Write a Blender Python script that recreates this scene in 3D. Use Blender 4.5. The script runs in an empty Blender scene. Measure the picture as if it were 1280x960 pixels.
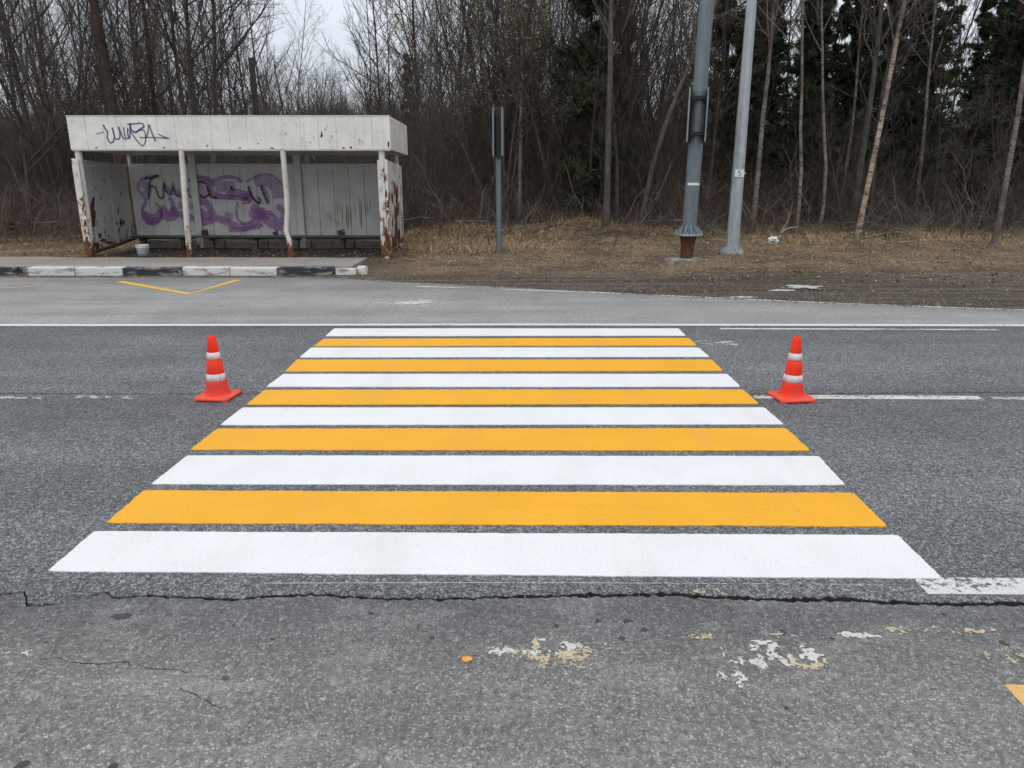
import bpy, math, random
import numpy as np
from mathutils import Vector, noise as mn
random.seed(7); rng = np.random.default_rng(11)
PI = math.pi
scene = bpy.context.scene
C = scene.collection

# ------------------------------------------------------------------ camera
F = 940.0; HY = 213.0; TH = math.atan((480 - HY) / F); YAW = 0.0053; H = 1.73
cam_d = bpy.data.cameras.new('camera'); cam = bpy.data.objects.new('camera', cam_d); C.objects.link(cam)
cam.location = (0, 0, H); cam.rotation_euler = (PI / 2 - TH, 0, YAW)
cam_d.sensor_width = 36; cam_d.lens = F / 1280 * 36; cam_d.clip_start = 0.05; cam_d.clip_end = 1500
scene.camera = cam
scene.render.resolution_x, scene.render.resolution_y = 1024, 768

# ------------------------------------------------------------------ sky and sun (overcast)
SUN_EL, SUN_AZ = math.radians(48), math.radians(200)
w = bpy.data.worlds.new('World'); scene.world = w; w.use_nodes = True
nt = w.node_tree; nt.nodes.clear()
def N(t, typ, **kw):
    n = t.nodes.new(typ)
    for k, v in kw.items(): setattr(n, k, v)
    return n
out = N(nt, 'ShaderNodeOutputWorld'); bg = N(nt, 'ShaderNodeBackground'); bg.inputs[1].default_value = 0.1
sky = N(nt, 'ShaderNodeTexSky', sky_type='NISHITA', sun_disc=False, sun_elevation=SUN_EL, sun_rotation=SUN_AZ)
tc = N(nt, 'ShaderNodeTexCoord'); sep = N(nt, 'ShaderNodeSeparateXYZ'); nt.links.new(tc.outputs['Generated'], sep.inputs[0])
mr = N(nt, 'ShaderNodeMapRange'); mr.inputs[1].default_value = 0; mr.inputs[2].default_value = 1
nt.links.new(sep.outputs[2], mr.inputs[0])
ramp = N(nt, 'ShaderNodeValToRGB'); e = ramp.color_ramp.elements
e[0].color = (.60, .655, .72, 1); e[1].color = (1, 1, 1, 1)     # overcast: zenith about twice the horizon
nt.links.new(mr.outputs[0], ramp.inputs[0])
cl = N(nt, 'ShaderNodeTexNoise'); cl.inputs['Scale'].default_value = 3.2; cl.inputs['Detail'].default_value = 5
cmap = N(nt, 'ShaderNodeMapping'); cmap.inputs['Scale'].default_value = (1, 1, 3.5)
nt.links.new(tc.outputs['Generated'], cmap.inputs[0]); nt.links.new(cmap.outputs[0], cl.inputs['Vector'])
cm = N(nt, 'ShaderNodeMapRange'); cm.inputs[1].default_value = .3; cm.inputs[2].default_value = .7
cm.inputs[3].default_value = 9.3; cm.inputs[4].default_value = 12.0; nt.links.new(cl.outputs[0], cm.inputs[0])
zb = N(nt, 'ShaderNodeMapRange'); zb.inputs[3].default_value = 1.0; zb.inputs[4].default_value = 1.35
nt.links.new(sep.outputs[2], zb.inputs[0])
mul = N(nt, 'ShaderNodeMath', operation='MULTIPLY'); nt.links.new(cm.outputs[0], mul.inputs[0]); nt.links.new(zb.outputs[0], mul.inputs[1])
vm = N(nt, 'ShaderNodeVectorMath', operation='SCALE'); nt.links.new(ramp.outputs[0], vm.inputs[0]); nt.links.new(mul.outputs[0], vm.inputs['Scale'])
mix = N(nt, 'ShaderNodeMix', data_type='RGBA'); mix.inputs[0].default_value = .88
nt.links.new(sky.outputs[0], mix.inputs[6]); nt.links.new(vm.outputs[0], mix.inputs[7])
nt.links.new(mix.outputs[2], bg.inputs[0]); nt.links.new(bg.outputs[0], out.inputs[0])
sd = bpy.data.lights.new('sun', 'SUN'); sd.energy = 0.6; sd.angle = math.radians(30); sd.color = (1, .96, .9)
so = bpy.data.objects.new('sun', sd); C.objects.link(so)
so.rotation_euler = Vector((-math.sin(SUN_AZ) * math.cos(SUN_EL) * -1, math.cos(SUN_AZ) * math.cos(SUN_EL), math.sin(SUN_EL))).to_track_quat('Z', 'Y').to_euler()
scene.view_settings.view_transform = 'Standard'; scene.view_settings.look = 'None'
scene.view_settings.exposure = 0.13; scene.view_settings.gamma = 1.0

# ------------------------------------------------------------------ measuring helpers
def ray(px, py):
    x = (px - 640) / F; y = (480 - py) / F; c, s = math.cos(TH), math.sin(TH)
    d = (x, c + y * s, -s + y * c); cy, sy = math.cos(-YAW), math.sin(-YAW)
    return (d[0] * cy + d[1] * sy, -d[0] * sy + d[1] * cy, d[2])
def G(px, py, z=0.0):                       # ground point seen at a place of the photograph
    d = ray(px, py); t = (z - H) / d[2]; return (d[0] * t, d[1] * t, z)
def V(px, py, Y):                           # point at distance Y
    d = ray(px, py); t = Y / d[1]; return (d[0] * t, Y, H + d[2] * t)

# ------------------------------------------------------------------ object helpers
WL = {}
def tag(o, label=None, cat=None, group=None, kind=None):
    if label: o['label'] = label
    if cat: o['category'] = cat
    if group: o['group'] = group
    if kind: o['kind'] = kind
    return o
def empty(name, loc, label=None, cat=None, group=None, kind=None):
    o = bpy.data.objects.new(name, None); C.objects.link(o); o.location = loc; o.empty_display_size = .2
    WL[o.name] = Vector(loc); return tag(o, label, cat, group, kind)
def np_mesh(name, verts, faces, mat, smooth=False):
    verts = np.asarray(verts, dtype=np.float32); faces = np.asarray(faces, dtype=np.int32)
    m = bpy.data.meshes.new(name); nv, nf, k = len(verts), len(faces), faces.shape[1]
    m.vertices.add(nv); m.vertices.foreach_set('co', verts.ravel())
    m.loops.add(nf * k); m.loops.foreach_set('vertex_index', faces.ravel())
    m.polygons.add(nf); m.polygons.foreach_set('loop_start', np.arange(0, nf * k, k, dtype=np.int32))
    try: m.polygons.foreach_set('loop_total', np.full(nf, k, dtype=np.int32))
    except Exception: pass
    if smooth: m.polygons.foreach_set('use_smooth', np.ones(nf, dtype=bool))
    m.materials.append(mat); m.update(calc_edges=True); m.validate(); return m
def link_mesh(name, mesh, parent=None, loc=None):
    o = bpy.data.objects.new(name, mesh); C.objects.link(o)
    if parent: o.parent = parent
    if loc is not None: o.location = loc
    return o
class MB:
    def __init__(s): s.v = []; s.f = []; s.sm = []
    def add(s, vs, fs, smooth=False):
        b = len(s.v); s.v += [tuple(p) for p in vs]; s.f += [[b + i for i in f] for f in fs]; s.sm += [smooth] * len(fs); return s
    def box(s, x0, x1, y0, y1, z0, z1, b=0.0):
        if b <= 0:
            vs = [(x, y, z) for z in (z0, z1) for y in (y0, y1) for x in (x0, x1)]
            return s.add(vs, [[0, 2, 3, 1], [4, 5, 7, 6], [0, 1, 5, 4], [1, 3, 7, 5], [3, 2, 6, 7], [2, 0, 4, 6]])
        def ring(i, z): return [(x0 + i, y0, z), (x1 - i, y0, z), (x1, y0 + i, z), (x1, y1 - i, z), (x1 - i, y1, z), (x0 + i, y1, z), (x0, y1 - i, z), (x0, y0 + i, z)]
        def inner(z): return [(x0 + b, y0 + b * .4, z), (x1 - b, y0 + b * .4, z), (x1 - b * .4, y0 + b, z), (x1 - b * .4, y1 - b, z), (x1 - b, y1 - b * .4, z), (x0 + b, y1 - b * .4, z), (x0 + b * .4, y1 - b, z), (x0 + b * .4, y0 + b, z)]
        rs = [inner(z0), ring(b, z0 + b), ring(b, z1 - b), inner(z1)]
        vs = [p for r in rs for p in r]; fs = [[7, 6, 5, 4, 3, 2, 1, 0], [24 + i for i in range(8)]]
        for k in range(3): fs += [[k * 8 + i, k * 8 + (i + 1) % 8, k * 8 + 8 + (i + 1) % 8, k * 8 + 8 + i] for i in range(8)]
        return s.add(vs, fs)
    def tube(s, pts, rad, n=12, cap=True, smooth=True, rot=0):
        P = [Vector(p) for p in pts]; R = rad if isinstance(rad, (list, tuple)) else [rad] * len(P); vs = []; fs = []
        for i, p in enumerate(P):
            t = (P[min(i + 1, len(P) - 1)] - P[max(i - 1, 0)]).normalized()
            ref = Vector((1, 0, 0)) if abs(t.x) < .9 else Vector((0, 1, 0))
            a = t.cross(ref).normalized(); b = t.cross(a)
            vs += [p + (a * math.cos(2 * PI * k / n + rot) + b * math.sin(2 * PI * k / n + rot)) * R[i] for k in range(n)]
        for i in range(len(P) - 1): fs += [[i * n + k, i * n + (k + 1) % n, (i + 1) * n + (k + 1) % n, (i + 1) * n + k] for k in range(n)]
        s.add(vs, fs, smooth)
        if cap:
            s.add(vs[:n], [list(range(n))]); s.add(vs[-n:], [list(range(n))[::-1]])
        return s
    def lathe(s, c, prof, n=28, smooth=True):
        vs = [(c[0] + r * math.cos(2 * PI * k / n), c[1] + r * math.sin(2 * PI * k / n), c[2] + z) for r, z in prof for k in range(n)]
        fs = [[i * n + k, i * n + (k + 1) % n, (i + 1) * n + (k + 1) % n, (i + 1) * n + k] for i in range(len(prof) - 1) for k in range(n)]
        return s.add(vs, fs, smooth)
    def prism(s, poly, z0, z1):              # convex or simple outline in XY
        n = len(poly); vs = [(x, y, z0) for x, y in poly] + [(x, y, z1) for x, y in poly]
        return s.add(vs, [list(range(n, 2 * n))] + [[i, (i + 1) % n, n + (i + 1) % n, n + i] for i in range(n)])
    def ribbon(s, pts, wid, to3):            # flat stroke; to3 maps (u,v)->3D
        n = len(pts); L = []; R = []
        for i in range(n):
            a = pts[max(i - 1, 0)]; b = pts[min(i + 1, n - 1)]; dx, dy = b[0] - a[0], b[1] - a[1]; l = math.hypot(dx, dy) or 1
            ww = wid[i] if isinstance(wid, (list, tuple)) else wid
            ox, oy = -dy / l * ww / 2, dx / l * ww / 2
            L.append((pts[i][0] + ox, pts[i][1] + oy)); R.append((pts[i][0] - ox, pts[i][1] - oy))
        return s.add([to3(*p) for p in L + R], [[i, i + 1, n + i + 1, n + i] for i in range(n - 1)])
    def build(s, name, mat, parent=None, loc=None):
        o0 = Vector(loc) if loc is not None else (WL.get(parent.name, Vector((0, 0, 0))) if parent else Vector((0, 0, 0)))
        used = sorted({i for f in s.f for i in f})
        if len(used) < len(s.v): mp = {a: b for b, a in enumerate(used)}; s.v = [s.v[i] for i in used]; s.f = [[mp[i] for i in f] for f in s.f]
        m = bpy.data.meshes.new(name); m.from_pydata([tuple(Vector(p) - o0) for p in s.v], [], s.f)
        m.polygons.foreach_set('use_smooth', s.sm); m.materials.append(mat); m.update()
        o = bpy.data.objects.new(name, m); C.objects.link(o)
        if parent:
            o.parent = parent; WL[o.name] = o0.copy()
            if loc is not None: o.location = o0 - WL.get(parent.name, Vector((0, 0, 0)))
        else:
            o.location = o0; WL[o.name] = o0.copy()
        return o
def smooth_curve(pts, k=5):
    out = []
    for i in range(len(pts) - 1):
        p0 = pts[max(i - 1, 0)]; p1 = pts[i]; p2 = pts[i + 1]; p3 = pts[min(i + 2, len(pts) - 1)]
        for j in range(k):
            t = j / k
            out.append(tuple(.5 * (2 * b + (c - a) * t + (2 * a - 5 * b + 4 * c - d) * t * t + (3 * b - a - 3 * c + d) * t ** 3) for a, b, c, d in zip(p0, p1, p2, p3)))
    out.append(tuple(pts[-1])); return out
def fbm(x, y, z=0.0, o=4, s=1.0):
    return mn.fractal(Vector((x * s, y * s, z)), 1.0, 2.0, o)

# ------------------------------------------------------------------ materials
def mat_new(name):
    m = bpy.data.materials.new(name); m.use_nodes = True; t = m.node_tree; t.nodes.clear()
    o = N(t, 'ShaderNodeOutputMaterial'); b = N(t, 'ShaderNodeBsdfPrincipled'); t.links.new(b.outputs[0], o.inputs[0])
    return m, t, b, o
def pos(t, scale=(1, 1, 1)):
    g = N(t, 'ShaderNodeNewGeometry'); mp = N(t, 'ShaderNodeMapping'); mp.inputs['Scale'].default_value = scale
    t.links.new(g.outputs['Position'], mp.inputs[0]); return mp.outputs[0]
def tex(t, vec, scale, detail=4, rough=.55, dist=0):
    n = N(t, 'ShaderNodeTexNoise'); n.inputs['Scale'].default_value = scale; n.inputs['Detail'].default_value = detail
    n.inputs['Roughness'].default_value = rough; n.inputs['Distortion'].default_value = dist; t.links.new(vec, n.inputs['Vector']); return n.outputs['Fac']
def vor(t, vec, scale, out='Color', feature='F1', rnd=1):
    n = N(t, 'ShaderNodeTexVoronoi', feature=feature); n.inputs['Scale'].default_value = scale; n.inputs['Randomness'].default_value = rnd
    t.links.new(vec, n.inputs['Vector']); return n.outputs[out]
def rmp(t, fac, stops, interp='LINEAR'):
    r = N(t, 'ShaderNodeValToRGB'); r.color_ramp.interpolation = interp; e = r.color_ramp.elements
    while len(e) < len(stops): e.new(.5)
    for el, (p, c) in zip(e, stops):
        el.position = p; el.color = (c, c, c, 1) if isinstance(c, (int, float)) else (*c, 1)
    t.links.new(fac, r.inputs[0]); return r.outputs[0]
def mx(t, fac, a, b, blend='MIX'):
    m = N(t, 'ShaderNodeMix', data_type='RGBA', blend_type=blend)
    for s, v in ((0, fac), (6, a), (7, b)):
        if isinstance(v, (int, float)): m.inputs[s].default_value = v if s == 0 else (v, v, v, 1)
        elif isinstance(v, tuple): m.inputs[s].default_value = (*v, 1)
        else: t.links.new(v, m.inputs[s])
    return m.outputs[2]
def ma(t, op, a, b=0.0, clamp=False):
    m = N(t, 'ShaderNodeMath', operation=op); m.use_clamp = clamp
    for i, v in enumerate((a, b)):
        if isinstance(v, (int, float)): m.inputs[i].default_value = v
        else: t.links.new(v, m.inputs[i])
    return m.outputs[0]
def bump(t, b, h, strength, dist):
    n = N(t, 'ShaderNodeBump'); n.inputs['Strength'].default_value = strength; n.inputs['Distance'].default_value = dist
    t.links.new(h, n.inputs['Height']); t.links.new(n.outputs[0], b.inputs['Normal'])
def setc(t, b, c, rough=.8, metal=0, spec=None):
    if isinstance(c, tuple): b.inputs['Base Color'].default_value = (*c, 1)
    else: t.links.new(c, b.inputs['Base Color'])
    if isinstance(rough, (int, float)): b.inputs['Roughness'].default_value = rough
    else: t.links.new(rough, b.inputs['Roughness'])
    b.inputs['Metallic'].default_value = metal
    if spec is not None: b.inputs['Specular IOR Level'].default_value = spec
def sepz(t, i=2):
    g = N(t, 'ShaderNodeNewGeometry'); s = N(t, 'ShaderNodeSeparateXYZ'); t.links.new(g.outputs['Position'], s.inputs[0]); return s.outputs[i]

def asphalt(name, dark, mid, light, chip, stones, fine=.5, bumpd=.006, tint=None):
    """stone chippings of random tone in a dark binder"""
    m, t, b, _ = mat_new(name); p = pos(t)
    v = vor(t, p, chip); sv = N(t, 'ShaderNodeSeparateColor'); t.links.new(v, sv.inputs[0])
    base = rmp(t, sv.outputs[0], [(0, dark), (.45, mid), (1 - stones, mid), (1 - stones * .6, light), (1, light)])
    v2 = vor(t, p, chip * .42); sv2 = N(t, 'ShaderNodeSeparateColor'); t.links.new(v2, sv2.inputs[0])
    base = mx(t, fine * .8, base, rmp(t, sv2.outputs[1], [(0, dark), (.5, mid), (.86, mid), (1, light)]))
    edge = vor(t, p, chip, 'Distance', 'DISTANCE_TO_EDGE')
    base = mx(t, rmp(t, edge, [(0, .45), (.10, 0)]), base, tuple(x * .35 for x in dark))
    n1 = tex(t, p, 1.1, 5, .6); base = mx(t, 1.0, base, rmp(t, n1, [(.28, .84), (.72, 1.14)]), 'MULTIPLY')
    pl = pos(t, (.16, 1.6, 1)); n2 = tex(t, pl, 1.3, 4); base = mx(t, 1.0, base, rmp(t, n2, [(.3, .84), (.7, 1.12)]), 'MULTIPLY')
    n3 = tex(t, p, 38, 3, .7); base = mx(t, 1.0, base, rmp(t, n3, [(.3, .72), (.7, 1.28)]), 'MULTIPLY')
    if tint: base = tint(t, p, base)
    setc(t, b, base, rmp(t, n3, [(0, .75), (1, .95)]), spec=.35)
    h = ma(t, 'ADD', ma(t, 'MULTIPLY', sv.outputs[1], .6), ma(t, 'MULTIPLY', tex(t, p, chip * .9, 3, .7), .9))
    bump(t, b, h, .9, bumpd); return m
def near_tint(t, p, base):
    # bluish band of finer asphalt beside the joint, dusty elsewhere, oil spots
    y = sepz(t, 1); wob = ma(t, 'ADD', y, ma(t, 'MULTIPLY', tex(t, p, 1.7, 4), .5))
    base = mx(t, rmp(t, ma(t, 'SUBTRACT', wob, 2.0), [(.25, 0), (.95, 1)]), base, (.66, .69, .75), 'MULTIPLY')
    sp = vor(t, p, 3.3, 'Distance'); sp = ma(t, 'ADD', sp, ma(t, 'MULTIPLY', tex(t, p, 22, 3), .16))
    base = mx(t, rmp(t, sp, [(.105, .75), (.13, 0)]), base, (.05, .05, .052))
    pale = tex(t, pos(t, (1.0, 2.2, 1)), 2.3, 6, .7); grain = tex(t, p, 160, 2)
    return mx(t, ma(t, 'MULTIPLY', rmp(t, pale, [(.52, 0), (.66, .75)]), rmp(t, grain, [(.50, 0), (.56, 1)])), base, (.42, .42, .41))
def far_tint(t, p, base):
    n = tex(t, pos(t, (.35, 1.6, 1)), 1.2, 5); y = sepz(t, 1)
    d = ma(t, 'ADD', ma(t, 'MULTIPLY', ma(t, 'SUBTRACT', y, 11.3), .45), ma(t, 'MULTIPLY', ma(t, 'SUBTRACT', n, .5), 1.6))
    base = mx(t, rmp(t, d, [(.35, 0), (.75, .55)]), base, (.13, .105, .085))
    st = tex(t, pos(t, (.12, 6, 1)), 2.0, 4)
    return mx(t, rmp(t, st, [(.58, 0), (.7, .35)]), base, (.13, .13, .135))
M = {}
M['lane'] = asphalt('coarse_grey_chipped_asphalt', (.042, .045, .051), (.135, .142, .157), (.42, .43, .445), 140, .34)
M['near'] = asphalt('smooth_grey_asphalt', (.125, .120, .115), (.270, .261, .250), (.58, .565, .54), 150, .14, .45, .003, near_tint)
M['far'] = asphalt('pale_grey_asphalt', (.21, .207, .207), (.305, .302, .302), (.43, .43, .43), 110, .12, .4, .002, far_tint)
M['walk'] = asphalt('dusty_pavement_asphalt', (.20, .185, .17), (.30, .28, .26), (.42, .40, .38), 70, .14, .5, .003)
def simple(name, c, rough=.6, var=.15, sc=20, bs=0, metal=0, spec=None):
    m, t, b, _ = mat_new(name); p = pos(t); n = tex(t, p, sc, 5, .6)
    setc(t, b, mx(t, 1.0, c, rmp(t, n, [(.3, 1 - var), (.7, 1 + var)]), 'MULTIPLY'), rough, metal, spec)
    if bs: bump(t, b, n, .6, bs)
    return m
M['base'] = simple('dark_road_base', (.022, .020, .018), .95, .4, 30, .02)

def fresh(name, c, streak):
    m, t, b, _ = mat_new(name); p = pos(t, (.5, 14, 1)); n = tex(t, p, 2.0, 4); p2 = pos(t); n2 = tex(t, p2, 2.2, 4); n3 = tex(t, p2, 140, 3, .7)
    base = mx(t, rmp(t, n, [(.35, 0), (.75, .55)]), c, streak)
    base = mx(t, 1.0, base, rmp(t, n2, [(.3, .95), (.7, 1.03)]), 'MULTIPLY')
    sp = vor(t, p2, 16, 'Distance'); base = mx(t, rmp(t, sp, [(.035, .35), (.06, 0)]), base, tuple(x * .45 for x in c))
    dirt = tex(t, p2, 60, 4, .75); base = mx(t, rmp(t, dirt, [(.66, 0), (.76, .28)]), base, tuple(x * .6 for x in c))
    base = mx(t, 1.0, base, rmp(t, vor(t, p2, 110, 'Distance'), [(.0, 1.05), (.75, .90)]), 'MULTIPLY')
    thin = ma(t, 'ADD', ma(t, 'MULTIPLY', tex(t, pos(t, (.7, 3, 1)), 1.5, 5), .6), ma(t, 'MULTIPLY', tex(t, p2, 120, 3, .7), .4)); base = mx(t, rmp(t, thin, [(.60, 0), (.68, .35)]), base, tuple(x * .62 for x in c))
    dust = tex(t, pos(t, (3.5, .5, 1)), 1.1, 5, .65); base = mx(t, rmp(t, dust, [(.5, 0), (.75, .10)]), base, (.30, .28, .25))
    setc(t, b, base, rmp(t, n, [(.3, .45), (.7, .7)]), spec=.3); bump(t, b, ma(t, 'ADD', n3, ma(t, 'MULTIPLY', vor(t, p2, 110, 'Distance'), -1.0)), .8, .0028); return m
M['white_new'] = fresh('fresh_white_thermoplastic', (.785, .805, .83), (.75, .77, .795))
M['yellow_new'] = fresh('fresh_yellow_thermoplastic', (.84, .405, .016), (.88, .44, .035))
def worn(name, c, keep, sc=30):
    """old paint: flaked away between the stones (alpha), so the asphalt below shows"""
    m, t, b, o = mat_new(name); p = pos(t); n = ma(t, 'ADD', ma(t, 'MULTIPLY', tex(t, p, sc, 5, .7), .55), ma(t, 'MULTIPLY', tex(t, pos(t, (.6, 3, 1)), 2.2, 4), .45))
    base = mx(t, 1.0, c, rmp(t, tex(t, p, 60, 3, .7), [(.3, .72), (.65, 1.05)]), 'MULTIPLY'); setc(t, b, base, .75)
    t.links.new(rmp(t, n, [(.60 - keep * .25, 1), (.63 - keep * .25 + .03, 0)]) if keep < 0 else rmp(t, n, [(keep - .015, 1), (keep + .015, 0)]), b.inputs['Alpha']); return m
M['line_good'] = worn('edge_line_paint', (.66, .67, .66), .60)
M['line_worn'] = worn('worn_white_paint', (.60, .60, .58), .53)
M['line_faint'] = worn('faint_white_paint', (.42, .41, .39), .485)
M['line_chip'] = worn('chipped_white_paint', (.60, .61, .60), .565, 26)
M['line_scrap'] = worn('scraps_of_white_paint', (.42, .42, .41), .485, 16)
M['line_yellow'] = worn('worn_yellow_paint', (.72, .43, .06), .60)
M['line_cream'] = worn('old_cream_paint', (.46, .40, .27), .53)
M['fleck_white'] = worn('old_white_paint_flake', (.56, .56, .54), .56, 75)
M['fleck_cream'] = worn('old_cream_paint_flake', (.50, .42, .29), .545, 75)
M['old_yellow'] = worn('old_yellow_paint', (.66, .42, .15), .66, 75)
M['fleck_yellow'] = simple('yellow_paint_drop', (.75, .33, .03), .6, .1, 90)
M['tar'] = simple('dark_oil_spot', (.035, .035, .037), .6, .3, 60)

def ground_mat():
    m, t, b, _ = mat_new('verge_soil_and_litter'); p = pos(t); y = sepz(t, 1); x = sepz(t, 0)
    n1 = tex(t, p, 1.3, 6, .65); n2 = tex(t, p, 14, 5, .7); n3 = tex(t, p, 70, 3, .7)
    dirt = rmp(t, n2, [(.3, (.085, .070, .058)), (.55, (.155, .128, .105)), (.75, (.26, .22, .185))])
    rut = tex(t, pos(t, (.12, 3.2, 1)), 1.6, 5); dirt = mx(t, rmp(t, rut, [(.42, .75), (.6, 0)]), dirt, (.045, .038, .033))
    litter = rmp(t, n2, [(.28, (.07, .05, .034)), (.46, (.185, .135, .088)), (.6, (.30, .225, .145)), (.76, (.43, .34, .22))])
    big = tex(t, p, .9, 5, .65); litter = mx(t, rmp(t, big, [(.42, .7), (.58, 0)]), litter, (.085, .068, .054))
    wood = rmp(t, n2, [(.3, (.028, .018, .012)), (.7, (.085, .055, .038))])
    f1 = ma(t, 'ADD', y, ma(t, 'MULTIPLY', ma(t, 'SUBTRACT', n1, .5), 2.6))
    c = mx(t, rmp(t, ma(t, 'MULTIPLY', ma(t, 'SUBTRACT', f1, 12.2), .5), [(.1, 0), (.6, 1)]), dirt, litter)
    c = mx(t, rmp(t, ma(t, 'MULTIPLY', ma(t, 'SUBTRACT', f1, 19.0), .3), [(0, 0), (1, 1)]), c, wood)
    c = mx(t, 1.0, c, rmp(t, n3, [(.3, .6), (.7, 1.4)]), 'MULTIPLY')
    setc(t, b, c, .95, spec=.2); bump(t, b, ma(t, 'ADD', n2, ma(t, 'MULTIPLY', n3, .4)), 1.0, .05); return m
M['ground'] = ground_mat()
def straw(name, cols, sc=9):
    m, t, b, _ = mat_new(name); p = pos(t); v = vor(t, p, sc); s = N(t, 'ShaderNodeSeparateColor'); t.links.new(v, s.inputs[0])
    n = len(cols); setc(t, b, rmp(t, s.outputs[0], [(i / (n - 1), c) for i, c in enumerate(cols)]), .85, spec=.2)
    return m
M['straw'] = straw('dry_straw_grass', [(.17, .115, .07), (.40, .29, .16), (.58, .45, .27), (.25, .165, .095), (.46, .35, .20)], 14)
M['green'] = straw('mixed_green_grass', [(.20, .17, .08), (.10, .12, .04), (.26, .20, .10), (.09, .10, .035)], 12)
M['leaf'] = straw('fallen_leaf_litter', [(.10, .06, .035), (.26, .18, .11), (.15, .11, .075), (.40, .32, .22), (.07, .045, .03)], 25)
M['brush'] = straw('red_brown_brushwood', [(.055, .040, .034), (.125, .080, .062), (.075, .060, .052), (.19, .145, .115), (.06, .045, .04)], 3)
M['twig'] = straw('dark_twig_bark', [(.050, .040, .035), (.115, .092, .078), (.075, .062, .054), (.16, .13, .11)], 2)
M['deadgrey'] = straw('grey_dead_branches', [(.06, .05, .045), (.17, .145, .125), (.10, .085, .075), (.25, .215, .185)], 2)
M['bud'] = simple('pale_green_bud', (.28, .30, .12), .7, .2, 10)
def bark(name, a, bcol, cc, zs=2.2, dist=.012):
    m, t, b, _ = mat_new(name); p = pos(t, (7, 7, zs)); n = tex(t, p, 3.0, 6, .7); n2 = tex(t, pos(t), 1.1, 4)
    c = rmp(t, n, [(.3, a), (.52, bcol), (.72, cc)]); c = mx(t, 1.0, c, rmp(t, n2, [(.3, .75), (.7, 1.2)]), 'MULTIPLY')
    setc(t, b, c, .9, spec=.2); bump(t, b, n, .8, dist); return m
M['bark'] = bark('grey_brown_bark', (.030, .024, .021), (.075, .062, .054), (.13, .115, .10))
M['bark_dark'] = bark('dark_pine_bark', (.018, .013, .011), (.048, .034, .028), (.085, .062, .050))
M['bark_grey'] = bark('pale_grey_bark', (.036, .032, .030), (.092, .083, .076), (.155, .145, .135))
def birch_bark(name, lo, hi):
    m, t, b, _ = mat_new(name); n = tex(t, pos(t, (3.5, 3.5, 9)), 2.1, 6, .75, .6); n2 = tex(t, pos(t), 1.8, 4)
    c = rmp(t, n, [(.38, lo), (.47, (hi[0] * .5, hi[1] * .46, hi[2] * .42)), (.62, (hi[0] * .8, hi[1] * .76, hi[2] * .74)), (.8, hi)])
    c = mx(t, rmp(t, n2, [(.45, 0), (.62, .8)]), c, (.085, .065, .055)); setc(t, b, c, .8, spec=.25); bump(t, b, n, .4, .006); return m
M['birch'] = birch_bark('bright_birch_bark', (.030, .024, .02), (.64, .55, .47)); M['birch_grey'] = birch_bark('grey_birch_bark', (.028, .024, .022), (.33, .30, .275))
def needles():
    m, t, b, _ = mat_new('spruce_needles'); v = vor(t, pos(t), 3.5); s = N(t, 'ShaderNodeSeparateColor'); t.links.new(v, s.inputs[0])
    setc(t, b, rmp(t, s.outputs[0], [(0, (.020, .030, .015)), (.5, (.040, .056, .027)), (1, (.072, .088, .042))]), .7, spec=.2); return m
M['needle'] = needles()

def painted(name, c, thr=.66, zlow=1.0, rust=(.085, .030, .016), streaky=2.0):
    """old white paint on sheet steel: chips and runs of rust, more of them near the foot, grime"""
    m, t, b, _ = mat_new(name); p = pos(t, (1, 1, 1)); z = sepz(t)
    n = tex(t, pos(t, (1.6, 1.6, .75)), 4.5, 6, .68); low = rmp(t, ma(t, 'DIVIDE', z, zlow), [(.10, .17), (.45, .06), (1, 0)])
    f = ma(t, 'ADD', n, low); mask = rmp(t, f, [(thr, 0), (thr + .015, 1)]); halo = rmp(t, f, [(thr - .07, 0), (thr + .01, .75)])
    run = tex(t, pos(t, (9, 9, .45)), streaky, 5, .6)
    base = mx(t, 1.0, c, rmp(t, tex(t, p, 2.2, 5, .65), [(.3, .82), (.7, 1.06)]), 'MULTIPLY')
    base = mx(t, rmp(t, run, [(.56, 0), (.74, .45)]), base, (.33, .27, .20))
    base = mx(t, halo, base, (.36, .22, .12)); rr = mx(t, tex(t, p, 25, 4), rust, (.19, .075, .03)); base = mx(t, mask, base, rr)
    setc(t, b, base, .62, spec=.35); bump(t, b, ma(t, 'SUBTRACT', tex(t, p, 12, 4), mask), .35, .006); return m
M['sh_white'] = painted('weathered_white_paint', (.66, .66, .63), .70, 1.0)
M['sh_fascia'] = painted('white_fascia_paint', (.745, .73, .69), .685, .01)
M['sh_wall'] = painted('grey_white_wall_paint', (.60, .59, .575), .71, .7)
M['sh_side'] = painted('flaking_white_side_paint', (.66, .655, .63), .595, 1.5)
M['sh_post'] = painted('flaking_post_paint', (.64, .61, .55), .625, 1.0)
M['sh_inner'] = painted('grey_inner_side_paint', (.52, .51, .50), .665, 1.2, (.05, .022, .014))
M['rust'] = simple('brown_rust', (.085, .032, .018), .9, .6, 12, .01)
M['bench'] = simple('dark_green_bench_paint', (.018, .050, .048), .5, .4, 18)
M['darksteel'] = simple('dark_steel', (.02, .02, .021), .6, .3, 20)
M['conc'] = simple('stained_concrete', (.22, .20, .175), .9, .35, 6, .01)
def galv(name, c, rough=.42, metal=.55):
    m, t, b, _ = mat_new(name); p = pos(t, (3, 3, .9)); n = tex(t, p, 4, 5); s = tex(t, pos(t, (6, 6, .15)), 3, 4)
    k = mx(t, 1.0, c, rmp(t, n, [(.3, .82), (.7, 1.12)]), 'MULTIPLY'); k = mx(t, rmp(t, s, [(.55, 0), (.75, .4)]), k, tuple(x * .55 for x in c))
    setc(t, b, k, rmp(t, n, [(.3, rough - .06), (.7, rough + .12)]), metal); return m
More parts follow.
